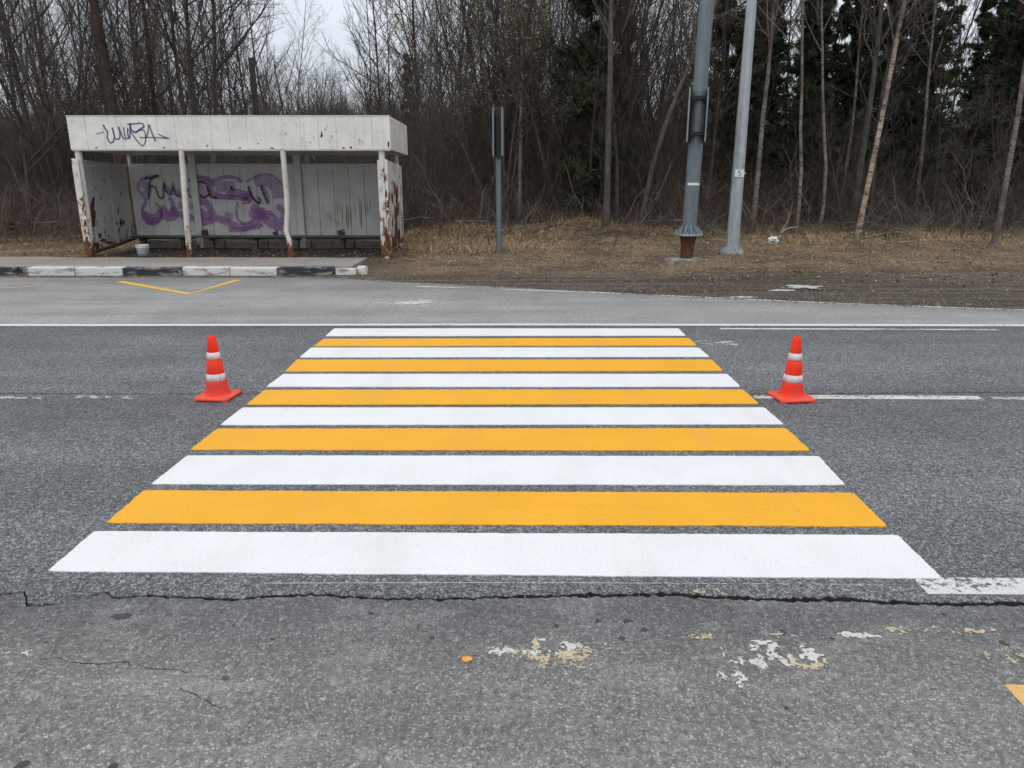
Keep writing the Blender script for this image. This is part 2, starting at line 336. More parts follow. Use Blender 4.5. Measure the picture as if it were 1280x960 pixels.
M['galv'] = galv('galvanised_steel', (.30, .34, .37))
M['galv_dark'] = galv('dull_grey_steel', (.155, .19, .215), .5, .35)
M['galv_light'] = galv('pale_galvanised_steel', (.40, .44, .465), .5, .45)
M['plate_back'] = galv('sign_plate_metal', (.24, .27, .29), .5, .3)
M['sticker'] = simple('white_plate', (.72, .73, .73), .5, .04, 30)
M['black'] = simple('black_print', (.02, .02, .02), .6, .1, 30)
def graff(name, c, a):
    m, t, b, _ = mat_new(name); n = tex(t, pos(t), 9, 4, .7); setc(t, b, mx(t, 1.0, c, rmp(t, n, [(.3, .8), (.7, 1.2)]), 'MULTIPLY'), .6)
    t.links.new(rmp(t, tex(t, pos(t, (1, 1, .6)), 5, 5, .7), [(.25, a), (.75, a * .55)]), b.inputs['Alpha']); return m
M['g_purple'] = graff('purple_spray_paint', (.32, .115, .38), .66)
M['g_violet'] = graff('pale_violet_spray_paint', (.36, .20, .42), .55)
M['g_black'] = graff('black_violet_spray_paint', (.030, .022, .045), .88)
M['g_blue'] = graff('blue_violet_spray_paint', (.030, .020, .165), 1.0)
M['stain'] = graff('rusty_run_stain', (.33, .18, .055), .75)
def cone_mat(name, c):
    m, t, b, _ = mat_new(name); n = tex(t, pos(t), 14, 5, .65); d = tex(t, pos(t), 45, 4, .7)
    k = mx(t, 1.0, c, rmp(t, n, [(.3, .90), (.7, 1.06)]), 'MULTIPLY'); k = mx(t, rmp(t, d, [(.56, 0), (.70, .4)]), k, tuple(x * .45 + .03 for x in c))
    z = sepz(t); gr = tex(t, pos(t, (4, 4, 1.2)), 5, 5, .7); k = mx(t, ma(t, 'MULTIPLY', rmp(t, gr, [(.45, .0), (.65, .5)]), rmp(t, z, [(.0, 1), (.45, .25)])), k, (.16, .12, .10))
    setc(t, b, k, .55, spec=.2); return m
M['cone'] = cone_mat('orange_red_plastic', (.86, .036, .013)); M['cone_foot'] = cone_mat('scuffed_orange_red_plastic', (.87, .085, .045))
M['cone_band'] = cone_mat('white_reflective_band', (.68, .66, .69))
M['bucket'] = simple('dirty_white_plastic', (.52, .54, .54), .5, .2, 15)
M['bag'] = simple('crumpled_white_plastic', (.66, .68, .69), .4, .1, 30)
M['deadwood'] = simple('bleached_dead_wood', (.26, .22, .185), .9, .3, 20)
M['spill'] = simple('dried_white_spill', (.42, .42, .42), .7, .5, 25)

# ------------------------------------------------------------------ the road
edge_px = [(455, 350), (540, 355), (640, 360), (780, 367), (860, 371), (1000, 377.5), (1100, 381.5), (1280, 388)]
EX = [-60, -3.2] + [G(*p)[0] for p in edge_px] + [12, 60]; EY = [12.75, 12.6] + [G(*p)[1] + .06 for p in edge_px] + [9.0, 8.95]
def E(x): return float(np.interp(x, EX, EY))
crack_px = [(-400, 741), (-100, 742), (0, 741.5), (28, 740.5), (32, 743), (35, 756), (58, 756), (92, 749), (134, 740), (139, 745), (150, 746), (190, 744), (240, 746), (290, 749), (330, 745), (410, 742), (425, 745), (460, 747), (560, 748), (640, 745), (700, 744), (840, 742), (900, 746), (990, 749), (1060, 748), (1100, 752), (1180, 754), (1280, 754), (1500, 756)]
KX = [-60] + [G(*p)[0] for p in crack_px] + [60]; KY = [2.83] + [G(*p)[1] for p in crack_px] + [2.74]
def crack(x): return float(np.interp(x, KX, KY)) + .013 * mn.noise(Vector((x * 14, 3, 0))) + .013 * mn.noise(Vector((x * 42, 7, 0)))
def crackw(x): return float(np.interp(x, [-60, -3, -1.9, -1.2, -.2, .4, 1.2, 2.2, 60], [.016, .011, .010, .020, .018, .028, .032, .028, .02])) * max(.25, 1 + .8 * mn.noise(Vector((x * 9, 1, 0))) + 1.0 * mn.noise(Vector((x * 30, 5, 0))))
def joint(x): return float(np.interp(x, [-60, -5, -3.2, -1.5, 0, 2, 3.6, 60], [5.83, 5.82, 5.79, 5.81, 5.80, 5.81, 5.87, 5.9])) + .006 * mn.noise(Vector((x * 12, 9, 0)))
def jw(x): return .022 * (1 + .5 * mn.noise(Vector((x * 7, 4, 0)))) * (1.0 if x < -1.6 or x > 1.6 else .5)
xs = sorted(set([-60, -45, -30, -20, -14, -11] + [round(-9 + i * .1, 3) for i in range(70)] + [round(-2.6 + i * .012, 4) for i in range(480)] + [round(3.2 + i * .1, 3) for i in range(80)] + [12, 16, 22, 30, 45, 60]))
def slab(name, lo, hi, mat, z=0.0):
    n = len(xs); v = []; f = []
    for x in xs:
        a, b = lo(x), hi(x); v += [(x, a, -.13), (x, a, z - .006), (x, a + .005, z), (x, b - .005, z), (x, b, z - .006), (x, b, -.13)]
    for i in range(n - 1):
        for k in range(5): f.append([i * 6 + k, (i + 1) * 6 + k, (i + 1) * 6 + k + 1, i * 6 + k + 1])
    m = np_mesh(name, v, f, mat); m.materials.append(M['base']); ix = np.zeros(len(f), dtype=np.int32); ix[0::5] = 1; ix[4::5] = 1
    m.polygons.foreach_set('material_index', ix); m.update(); return tag(link_mesh(name, m), kind='structure')
EDGE = lambda x: 8.60 + .01 * mn.noise(Vector((x * 2, 0, 0)))
slab('road_shoulder_near', lambda x: -25, lambda x: crack(x) - crackw(x) / 2, M['near'])
slab('road_lane_near', lambda x: crack(x) + crackw(x) / 2, lambda x: joint(x) - jw(x) / 2, M['lane'])
slab('road_lane_far', lambda x: joint(x) + jw(x) / 2, EDGE, M['lane'])
def ragged_edge(x): return E(x) + .10 * mn.noise(Vector((x * 1.3, 2, 0))) + .05 * mn.noise(Vector((x * 7, 2, 0)))
slab('road_shoulder_far', lambda x: EDGE(x) + .001, ragged_edge, M['far'])
mb = MB(); mb.box(-60, 60, -25, 8.9, -.15, -.12); tag(mb.build('road_base', M['base']), kind='structure')

# ------------------------------------------------------------------ the ground, one sheet to the horizon
def hgt(x, y):
    e = E(x); d = y - e
    if x < -2.75 and y > 12.6: base = float(np.interp(y, [12.6, 13.2, 14.4, 16, 20, 30], [-.05, .04, .085, .10, .12, .3])); 
    else: base = float(np.interp(d, [-.5, -.02, .3, 1.6, 3.2, 6, 9, 20], [-.10, -.03, -.012, .0, .05, .13, .2, .45]))
    if x > -2.75 or y < 12.6: pass
    if d > 0.3:
        k = min(1, d / 3); base += k * (.035 * fbm(x, y, 0, 4, .55) + .018 * fbm(x, y, 5, 3, 2.3)) + min(1, d) * .010 * fbm(x, y, 9, 3, 5)
    base += .30 * math.exp(-((x - 1.6) / 1.7) ** 2 - ((y - 19.6) / .8) ** 2) + .22 * math.exp(-((x + 1.6) / 1.6) ** 2 - ((y - 19.2) / .8) ** 2)
    if -8.4 < x < -2.6 and 14.6 < y < 17: base = .06 + .02 * fbm(x, y, 3, 3, 2)
    if d > -.3 and y > 24: base += .25 * fbm(x, y, 1, 3, .12)
    if d <= -.02 and not (x < -2.75 and y > 12.6): base = min(base, -.03 - .14 * min(1, max(0, (-d - .02) / .4)))
    return base
def steps(a, b, s): return list(np.arange(a, b, s))
gx = [-500, -300, -180, -110, -75, -55, -42, -34, -28, -24] + steps(-21, 21, .14) + [21, 24, 28, 34, 42, 55, 75, 110, 180, 300, 500]
gy = [-500, -200, -60, -30, -10, 5, 8.4] + steps(8.8, 23, .12) + steps(23, 50, .5) + [50, 55, 62, 72, 90, 120, 170, 260, 420, 700, 1100]
def H2(x, y):
    if y < 8.7: return -.16
    return hgt(x, y)
gv = [(x, y, H2(x, y)) for y in gy for x in gx]; nx = len(gx)
gf = [[j * nx + i, j * nx + i + 1, (j + 1) * nx + i + 1, (j + 1) * nx + i] for j in range(len(gy) - 1) for i in range(nx - 1)]
tag(link_mesh('ground', np_mesh('ground', gv, gf, M['ground'], True)), kind='structure')

# ------------------------------------------------------------------ kerb and pavement on the left
def sidewalk():
    mb = MB(); n = 90; rows = []
    for i in range(n):
        x = -40 + 37.15 * (i / (n - 1)) if i < 0 else -2.85 - (1 - i / (n - 1)) * 37
        yb = 14.52 + .10 * mn.noise(Vector((x * 1.5, 0, 0))) + .05 * mn.noise(Vector((x * 6, 0, 0))) + (.0 if x > -8.9 else .12)
        rows.append([(x, 13.085, .0), (x, 13.085, .124), (x, 13.8, .128), (x, yb, .122), (x, yb + .03, .0)])
    vs = [p for r in rows for p in r]; fs = [[i * 5 + k, (i + 1) * 5 + k, (i + 1) * 5 + k + 1, i * 5 + k + 1] for i in range(n - 1) for k in range(4)]
    fs.append([(n - 1) * 5 + k for k in range(5)]); mb.add(vs, fs); return tag(mb.build('sidewalk', M['walk']), kind='structure')
sidewalk()
def kerb_paint(name, c):
    m, t, b, _ = mat_new(name); p = pos(t); n = tex(t, pos(t, (.7, 1.5, 2.5)), 5, 6, .7)
    setc(t, b, mx(t, rmp(t, n, [(.505, 0), (.60, 1)]), c, mx(t, tex(t, p, 18, 4), (.22, .205, .185), (.33, .31, .28))), .85); bump(t, b, n, .5, .01); return m
M['k_white'] = kerb_paint('flaking_white_kerb_paint', (.62, .62, .61)); M['k_black'] = kerb_paint('flaking_black_kerb_paint', (.028, .034, .042))
kerb = empty('kerb', (-6, 13, 0), kind='structure')
kb = [(-240, 'w'), (-160, 'w'), (-80, 'k'), (24, 'g'), (39, 'w'), (98, 'w'), (157.5, 'k'), (231, 'w'), (290, 'w'), (349, 'k'), (418, 'e'), (457, '')]
for i in range(len(kb) - 1):
    a = G(kb[i][0], 343)[0]; b = G(kb[i + 1][0], 343)[0]; k = kb[i][1]
    if k == 'g': continue
    y0 = 12.90 + random.uniform(-.012, .012); tz = .127 + random.uniform(-.006, .006)
    mb = MB()
    if k == 'e':     # broken end stone, sunk and turned
        mb.box(a + .03, b - .16, y0 + .05, 13.08, -.04, .105, .02); mb.box(b - .17, b, y0 + .16, 13.28, -.04, .12, .03)
    else: mb.box(a + .006, b - .006, y0, 13.08, -.05, tz, .014)
    o = mb.build('kerb_stone', M['k_black'] if k == 'k' else M['k_white'], kerb)
for i in range(8):
    mb = MB(); a = G(-240, 343)[0] - 1.0 * (i + 1); mb.box(a + .006, a + .994, 12.9, 13.08, -.05, .125, .014); mb.build('kerb_stone', M['k_white'] if i % 3 else M['k_black'], kerb)

# ------------------------------------------------------------------ crossing stripes and lines
Dst = [('W', 59, 715, 1178, 724, 118, 665, 1122, 670), ('Y', 133, 654.5, 1109, 659, 180, 614, 1067, 617), ('W', 189, 606, 1057, 607, 234, 570, 1023, 571), ('Y', 237, 563, 1013, 564, 272, 536.5, 983, 536), ('W', 275, 532, 980, 531, 303, 510, 955, 510), ('Y', 308, 506.5, 949, 505.5, 330, 488, 929, 487.5), ('W', 333, 484, 926, 484, 354, 468, 909, 468), ('Y', 356, 465, 904, 464, 371, 450, 890, 450), ('W', 375, 447.3, 887, 446.5, 389, 435, 873, 435), ('Y', 392, 433.3, 870, 432.3, 404, 424, 861, 423), ('W', 407, 420.5, 857, 420, 418, 411, 848, 411)]
cross = empty('pedestrian_crossing', (0, 5.7, 0), 'freshly painted zebra crossing of alternating white and yellow stripes across the grey road', 'zebra crossing')
def strip_poly(a, b, c, d, jit=.003, step=.03, seed=0, cr=.03):
    """outline a(near left) b(near right) d(far right) c(far left), slightly ragged"""
    out = []
    for (p, q) in ((a, b), (b, d), (d, c), (c, a)):
        L = math.dist(p[:2], q[:2]); n = max(2, int(L / step))
        for i in range(n):
            t = i / n; x = p[0] + (q[0] - p[0]) * t; y = p[1] + (q[1] - p[1]) * t
            k = jit * (mn.noise(Vector((x * 16 + seed, y * 16, seed * 3.1))) + .9 * mn.noise(Vector((x * 75, y * 75 + seed, 1.7))) + 1.2 * mn.noise(Vector((x * 2 + seed * 2, y, .5))))
            nl = Vector((q[1] - p[1], -(q[0] - p[0]))).normalized(); e = min(t, 1 - t) * L
            if e < cr: k -= (cr - e) * .18
            out.append((x + nl.x * k, y + nl.y * k))
    return out
for i, r in enumerate(Dst):
    a, b, c, d = G(r[1], r[2]), G(r[3], r[4]), G(r[5], r[6]), G(r[7], r[8])
    mb = MB(); mb.prism(strip_poly(a, b, c, d, .0032 if r[0] == 'W' else .0045, step=.014, seed=i), .0005, .0055)
    o = mb.build('stripe', M['white_new'] if r[0] == 'W' else M['yellow_new'], cross)
    tag(o, 'white stripe' if r[0] == 'W' else 'yellow stripe')
def line(name, pxs, width, mat, label, z=.0025, cat='road marking', parent=None):
    P = smooth_curve([G(*p) for p in pxs], 6) if len(pxs) > 2 else [G(*p) for p in pxs]
    P = [(p[0], p[1]) for p in P]; mb = MB(); mb.ribbon(P, width, lambda x, y: (x, y, z)); o = mb.build(name, M[mat] if isinstance(mat, str) else mat, parent)
    if not parent: tag(o, label, cat)
    return o
mb = MB(); mb.ribbon([(-40, 8.56), (-5, 8.555), (0, 8.62), (5.2, 8.60), (40, 8.6)], .11, lambda x, y: (x, y, .0035))
tag(mb.build('edge_line', M['line_good']), 'long solid white line between coarse dark asphalt and smooth far asphalt', 'road marking')
line('edge_line', [(900, 411), (1248, 412.3)], .07, 'line_worn', 'shorter thin white line just nearer than the long solid line, right of the crossing')
line('centre_line', [(942, 496), (1226, 497.5)], .10, 'line_worn', 'white centre line dash starting behind the right traffic cone')
line('centre_line', [(1240, 498), (1420, 499)], .10, 'line_faint', 'faint worn centre line dash at the right edge of the photo')
for a, b, s in ((-60, 55, 'far left edge of the photo'), (95, 168, 'middle of the left lane joint'), (232, 262, 'foot of the left traffic cone')):
    line('centre_line', [(a, 496.5), (b, 497)], .085, 'line_scrap', 'worn scrap of white centre line at the ' + s)
line('edge_line', [(1150, 732.5), (1420, 734)], .135, 'line_chip', 'chipped broad white line starting at the lower right corner of the crossing')
line('scored_line', [(330, 729.5), (700, 729), (1150, 731.5)], .004, 'line_worn', 'hair thin pale line scored along the near side of the crossing')
line('scored_line', [(0, 723.5), (200, 722.5), (340, 723)], .004, 'line_faint', 'hair thin pale line at the near left of the crossing')
line('edge_line', [(520, 358), (620, 361.3), (780, 367.2), (860, 370.8), (1000, 377.2), (1100, 381.2), (1290, 388)], .07, 'line_worn', 'thin curved white line where the far asphalt meets the brown dirt')
line('edge_line', [(-60, 364), (60, 357), (140, 352)], .09, 'line_cream', 'old cream line slanting towards the kerb at the far left')
zz = MB(); P = [G(150, 352), G(237, 367.5), G(298, 350)]
zz.ribbon([(p[0], p[1]) for p in P], .135, lambda x, y: (x, y, .0025)); tag(zz.build('zigzag_line', M['line_yellow']), 'yellow V shaped bus stop zigzag marking before the shelter kerb', 'road marking')

# old paint flakes: thresholded noise traced with marching squares
def contour_mesh(field, x0, x1, y0, y1, res, z, name, mat):
    nx = int((x1 - x0) / res); ny = int((y1 - y0) / res); g = [[field(x0 + i * res, y0 + j * res) for i in range(nx + 1)] for j in range(ny + 1)]
    mb = MB()
    for j in range(ny):
        for i in range(nx):
            c = [(i, j), (i + 1, j), (i + 1, j + 1), (i, j + 1)]; v = [g[q][p] for p, q in c]
            if max(v) <= 0: continue
            poly = []
            for k in range(4):
                a, b = v[k], v[(k + 1) % 4]; (ax, ay), (bx, by) = c[k], c[(k + 1) % 4]
                if a > 0: poly.append((ax, ay))
                if (a > 0) != (b > 0): s = a / (a - b); poly.append((ax + (bx - ax) * s, ay + (by - ay) * s))
            if len(poly) > 2: mb.add([(x0 + p * res, y0 + q * res, z) for p, q in poly], [list(range(len(poly)))])
    return mb.build(name, mat) if mb.f else None
fz = 0.0
def flakes(px0, px1, py0, py1, mat, thr, seed, label, sc=16, res=.0045, z=.0015, stretch=1.0):
    global fz; fz += .00012; z = .0012 + fz
    a = G((px0 + px1) / 2, py1); b = G((px0 + px1) / 2, py0); x0 = G(px0, (py0 + py1) / 2)[0]; x1 = G(px1, (py0 + py1) / 2)[0]; y0, y1 = a[1], b[1]
    cx, cy, rx, ry = (x0 + x1) / 2, (y0 + y1) / 2, (x1 - x0) / 2, (y1 - y0) / 2
    def f(x, y):
        env = 1 - ((x - cx) / rx) ** 2 - ((y - cy) / ry) ** 2
        if env <= 0: return -1
        return fbm(x * stretch, y, seed, 3, sc) * .8 + .55 * fbm(x, y, seed + 20, 4, sc * 3.5) + .40 * min(env, .8) - thr - .07
    o = contour_mesh(f, x0, x1, y0, y1, res, z, 'paint_flakes', M[mat])
    if o: tag(o, label, 'paint patch', kind='stuff')
flakes(625, 775, 795, 840, 'fleck_cream', .30, 1.3, 'cream and white flaked paint remnant below the middle of the crossing', 13)
flakes(640, 735, 798, 822, 'fleck_white', .38, 4.1, 'small white flakes over the cream remnant below the middle of the crossing', 16, z=.0025)
flakes(895, 1035, 800, 838, 'fleck_white', .34, 7.9, 'white flaked paint remnant on the near asphalt at right', 15)
flakes(985, 1035, 815, 838, 'fleck_cream', .25, 9.9, 'tan flake patch at the right end of the white remnant', 17, z=.0025)
flakes(885, 935, 836, 862, 'fleck_white', .30, 2.7, 'small cluster of white paint specks lowest on the near asphalt', 22)
flakes(1232, 1310, 808, 838, 'fleck_cream', .22, 5.5, 'cream paint remnant cut by the right edge of the photo', 15)
flakes(820, 1010, 788, 800, 'fleck_cream', .42, 6.1, 'thin broken row of cream specks right of the middle', 18, stretch=.4)
flakes(980, 1110, 789, 801, 'fleck_white', .40, 3.1, 'thin broken row of white specks at the right', 18, stretch=.4)
flakes(1090, 1260, 780, 797, 'fleck_cream', .36, 8.2, 'pale tan streak of old paint near the right edge', 14, stretch=.5)
flakes(-10, 50, 800, 840, 'fleck_white', .60, 3.9, 'pale scuffed paint specks at the left edge of the photo', 26)
flakes(460, 560, 374, 383, 'fleck_white', .20, 2.2, 'white paint smudge on the far asphalt beyond the crossing', 7, .02, stretch=.4)
flakes(855, 945, 425, 433, 'fleck_white', .45, 2.9, 'pale scuff on the road right of the crossing', 12, .01, stretch=.5)
flakes(598, 645, 808, 826, 'fleck_white', .40, 12.2, 'few white chips left of the cream remnant', 22)
flakes(865, 915, 733, 746, 'fleck_cream', .36, 14.1, 'small cream chips right beside the crack at right', 20)
mb = MB(); mb.prism([G(578, 822)[:2], G(588, 821)[:2], G(591, 825)[:2], G(583, 828)[:2], G(577, 826)[:2]], .001, .003)
tag(mb.build('paint_drop', M['fleck_yellow']), 'single orange yellow paint drop on the near asphalt', 'paint drop')
mb = MB(); mb.prism(strip_poly(G(1296, 898), G(1400, 930), G(1254, 856.5), G(1330, 857), .006, seed=40), .001, .0025)
tag(mb.build('arrow_marking', M['old_yellow']), 'corner of an old yellowish road marking at the right edge of the photo', 'road marking')
tr = random.Random(5)
for k, (px, py, s) in enumerate([(152, 771, 1.6), (100, 723, .7), (784, 776, 1.2), (805, 787, 1.1), (777, 798, .9), (747, 776, .8), (696, 782, .7), (978, 790, .8), (1255, 804, 1.1), (540, 797, .7), (28, 956, 1.6), (143, 957, 1.0), (57, 803, .5), (340, 799, .6), (1040, 798, .6), (983, 885, .5), (464, 767, .8), (1180, 768, .6)]):
    c = G(px, py); mb = MB(); r = .018 * s
    r *= .8; mb.prism([(c[0] + r * (1.5 if k == 0 else 1) * (1 + .5 * tr.uniform(-1, 1)) * math.cos(a * PI / 5), c[1] + r * (1 + .4 * tr.uniform(-1, 1)) * math.sin(a * PI / 5)) for a in range(10)], .0003, .0012)
    o = mb.build('tar_spot', M['tar']); tag(o, 'small dark tar spot on the smooth near asphalt', 'tar spot', 'dark tar spots on the near asphalt')
hr = random.Random(12)
for pp, lab in (([(70, 822), (105, 829), (150, 828), (190, 836), (240, 840)], 'hairline crack in the near asphalt at left'), ([(225, 862), (250, 873), (276, 886)], 'short hairline crack below the longer one at left'), ([(420, 744), (438, 738), (452, 730)], 'short side crack rising from the main crack at left of the middle'), ([(860, 745), (880, 751), (905, 756), (915, 762)], 'short side crack running down from the main crack at right')):
    P = [G(a + hr.uniform(-3, 3), b + hr.uniform(-2, 2)) for a, b in smooth_curve(pp, 5)]; mb = MB(); n = len(P)
    mb.ribbon([(p[0], p[1]) for p in P], [.0045 * hr.uniform(.3, 1.2) for _ in P], lambda x, y: (x, y, .0008)); tag(mb.build('hairline_crack', M['base']), lab, 'crack')
# loose grit on the near asphalt
gvs, gfs = [], []
for k in range(5200):
    x = random.uniform(-3.2, 3.2); y = random.uniform(1.5, 2.85) if k < 2600 else random.uniform(2.9, 8.4)
    s = random.uniform(.0012, .0034) if k < 2600 else random.uniform(.002, .0045)
    if k >= 2600 and -2.12 < x < 1.92 and 2.93 < y: continue
    b = len(gvs); a = random.uniform(0, 6.28)
    for j in range(4): gvs.append((x + s * math.cos(a + j * 1.571) * random.uniform(.7, 1.4), y + s * math.sin(a + j * 1.571) * random.uniform(.7, 1.4), 0.0002))
    gvs.append((x, y, s * .9)); gfs += [[b, b + 1, b + 4], [b + 1, b + 2, b + 4], [b + 2, b + 3, b + 4], [b + 3, b, b + 4]]
M['grit'] = straw('loose_stone_grit', [(.07, .07, .07), (.30, .30, .29), (.50, .49, .47), (.16, .16, .16)], 30)
tag(link_mesh('grit', np_mesh('grit', gvs, gfs, M['grit'])), 'pale loose stone grit scattered on the asphalt', 'grit', kind='stuff')

# ------------------------------------------------------------------ puddles and pale spill on the dirt
def blob(px, py, rx, ry, name, mat, label, cat, z=None, seed=0):
    c = G(px, py, 0.02); zz = hgt(c[0], c[1]) + .012 if z is None else z
    def f(x, y): return .55 - ((x - c[0]) / rx) ** 2 - ((y - c[1]) / ry) ** 2 + 1.1 * fbm(x, y * 1.6, seed, 4, 3.2) + .9 * fbm(x, y * 2, seed, 4, 11)
    mb = contour_mesh(f, c[0] - rx * 1.5, c[0] + rx * 1.5, c[1] - ry * 1.6, c[1] + ry * 1.6, .03, zz, name, mat); tag(mb, label, cat)
blob(1004, 358, .34, .20, 'spill', M['spill'], 'pale whitish spill on the brown dirt, the farther and larger one', 'spill', seed=1)
blob(978, 361.5, .24, .10, 'spill', M['spill'], 'narrow white sliver of spill just nearer than the larger pale spill', 'spill', seed=5)
blob(925, 369, .30, .08, 'spill', M['spill'], 'narrow whitish spill at the edge of the far asphalt', 'spill', seed=2)

# ------------------------------------------------------------------ bus shelter
YF, YB = 15.0, 17.15; XL, XR = -8.44, -2.52
sh = empty('bus_shelter', ((XL + XR) / 2, 16, .1), 'rusty white metal bus shelter with graffiti and a low bench behind the kerb', 'bus shelter')
def share(name, mesh, parent, wloc): return link_mesh(name, mesh, parent, Vector(wloc) - WL[parent.name])
mb = MB(); mb.add([(-8.49, 15.01, 2.66), (-2.40, 15.01, 2.66), (-2.40, 17.28, 2.60), (-8.49, 17.28, 2.60), (-8.49, 15.01, 2.63), (-2.40, 15.01, 2.63), (-2.40, 17.28, 2.57), (-8.49, 17.28, 2.57)], [[0, 1, 2, 3], [7, 6, 5, 4], [0, 4, 5, 1], [1, 5, 6, 2], [2, 6, 7, 3], [3, 7, 4, 0]])
mb.build('roof', M['darksteel'], sh)
nfp = 18; wdt = (8.50 - 2.39) / nfp
def panel_mesh(wx, hz, th, mat, name='panel', fold=.012):
    mb = MB(); mb.add([(0.002, 0, 0), (fold, -th, 0), (wx - fold, -th, 0), (wx - .002, 0, 0), (0.002, 0, hz), (fold, -th, hz), (wx - fold, -th, hz), (wx - .002, 0, hz)],
        [[0, 1, 5, 4], [1, 2, 6, 5], [2, 3, 7, 6], [3, 0, 4, 7], [4, 5, 6, 7], [3, 2, 1, 0]])
    m = bpy.data.meshes.new(name); m.from_pydata(mb.v, [], mb.f); m.materials.append(mat); m.update(); return m
fm = panel_mesh(wdt + .003, .60, .007, M['sh_fascia'], 'fascia_panel', .005)
mb = MB(); mb.box(-8.49, -2.40, 14.9925, 15.0, 2.115, 2.715); mb.build('fascia_backing', M['sh_fascia'], sh)
for i in range(nfp):
    o = share('fascia_panel', fm, sh, (-8.50 + i * wdt, 14.9915 + random.uniform(-.0007, .0007), 2.112 + random.uniform(-.003, .003))); 
mb = MB(); mb.box(-8.50, -2.39, 14.975, 15.02, 2.716, 2.728); mb.build('fascia_trim', M['sh_fascia'], sh)
mb = MB(); mb.box(-8.49, -2.40, 15.0, 15.05, 2.09, 2.112); mb.build('fascia_beam', M['sh_white'], sh)
for side, X in ((1, -2.385), (-1, -8.505)):       # side fascias, lower towards the back
    n = 7; L = 2.28 / n
    for i in range(n):
        mb = MB(); ya, yb = 15.0 + i * L + .003, 15.0 + (i + 1) * L - .003; z1 = lambda y: 2.716 - (y - 15) * .022; z0 = lambda y: 2.112 - (y - 15) * .026
        xa, xb = (X - .02, X) if side > 0 else (X, X + .02)
        mb.add([(xa, ya, z0(ya)), (xb, ya, z0(ya)), (xb, yb, z0(yb)), (xa, yb, z0(yb)), (xa, ya, z1(ya)), (xb, ya, z1(ya)), (xb, yb, z1(yb)), (xa, yb, z1(yb))], [[3, 2, 1, 0], [4, 5, 6, 7], [0, 1, 5, 4], [1, 2, 6, 5], [2, 3, 7, 6], [3, 0, 4, 7]])
        mb.build('fascia_panel', M['sh_fascia'], sh)
mb = MB(); mb.box(-8.49, -2.41, 17.28, 17.30, 2.05, 2.62); mb.build('rear_fascia', M['sh_wall'], sh)
def post(pts, r=.055, mat='sh_post', n=10):
    mb = MB(); mb.tube(pts, r, n, rot=.3); return mb.build('post', M[mat], sh)
post([(-8.47, 15.09, .03), (-8.43, 15.09, 1.0), (-8.42, 15.09, 2.11)], .065)
a, b = V(238, 319, 15.05), V(227, 187, 15.05); post([(a[0] - .01, 15.05, .03), (a[0], 15.05, .6), (b[0], 15.05, 2.11)], .058)
a, b = V(363, 321, 15.05), V(353.5, 187, 15.05)    # the buckled one
post([(a[0] + .02, 15.05, .03), V(361.5, 300, 15.05), V(358, 287, 15.08), V(359, 262, 15.1), V(358.5, 245, 15.07), (b[0], 15.05, 2.11)], .055)
post([(-2.58, 15.08, .03), (-2.585, 15.08, 1), (-2.58, 15.08, 2.11)], .062)
for x in (-8.40, -6.56, -4.55, -2.60): post([(x, 17.02, .0), (x, 17.02, 2.06)], .048, 'sh_wall')
for x in (-6.98, -4.72): 
    mb = MB(); mb.box(x - .075, x + .075, 16.80, 16.86, .08, 2.06, .01); mb.build('wall_post', M['sh_wall'], sh)
# back wall panels
BX0, BX1, nb = -8.36, -2.62, 17; bw = (BX1 - BX0) / nb
bm_ = panel_mesh(bw + .002, 1.48, .014, M['sh_wall'], 'wall_panel', .010)
mb = MB(); mb.box(-8.36, -2.62, 16.905, 16.915, .30, 1.77); mb.build('wall_backing', M['sh_wall'], sh)
for i in range(nb):
    share('wall_panel', bm_, sh, (BX0 + i * bw, 16.90 + random.uniform(-.004, .004), .30))
mb = MB(); mb.box(-8.38, -2.60, 16.855, 16.95, 1.78, 1.87, .01); mb.build('top_rail', M['sh_wall'], sh)
mb = MB(); mb.box(-8.38, -2.60, 16.87, 16.93, 1.755, 1.778); mb.build('top_rail', M['sh_white'], sh)
mb = MB(); mb.box(-8.38, -2.60, 16.87, 16.94, .262, .30); mb.build('bottom_rail', M['rust'], sh)
for i in range(6):
    x = -8.35 + i * .955; mb = MB(); mb.box(x + .01, x + .945, 16.82, 17.0, .0, .235 + random.uniform(-.01, .01), .012); mb.build('plinth_block', M['conc'], sh)
# side walls
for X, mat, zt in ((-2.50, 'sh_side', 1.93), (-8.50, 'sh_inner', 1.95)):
    n = 5; L = 1.92 / n
    for i in range(n):
        ya, yb = 15.03 + i * L + .004, 15.03 + (i + 1) * L - .004; t0 = zt - (ya - 15) * .055; t1 = zt - (yb - 15) * .055
        zb0, zb1 = .13 + .07 * (ya - 15), .13 + .07 * (yb - 15); xa, xb = X - .012, X + .012; ym = (ya + yb) / 2; k = .012 * (1 if i % 2 else 0)
        xa += k; xb += k; mb = MB()
        mb.add([(xa, ya, zb0), (xb, ya, zb0), (xb, yb, zb1), (xa, yb, zb1), (xa, ya, t0), (xb, ya, t0), (xb, yb, t1), (xa, yb, t1)], [[3, 2, 1, 0], [4, 5, 6, 7], [0, 1, 5, 4], [1, 2, 6, 5], [2, 3, 7, 6], [3, 0, 4, 7]])
        mb.build('side_panel', M[mat], sh)
    mb = MB(); mb.box(X - .03, X + .03, 15.0, 15.03, .12, zt, .004) ; mb.build('side_frame', M['sh_side'], sh)
mb = MB(); mb.box(-2.66, -2.532, 14.985, 15.0, .12, 1.92, .004); mb.build('corner_sheet', M['sh_side'], sh)
mb = MB(); mb.box(-8.53, -8.40, 14.985, 15.0, .12, 1.94, .004); mb.build('corner_sheet', M['sh_side'], sh)
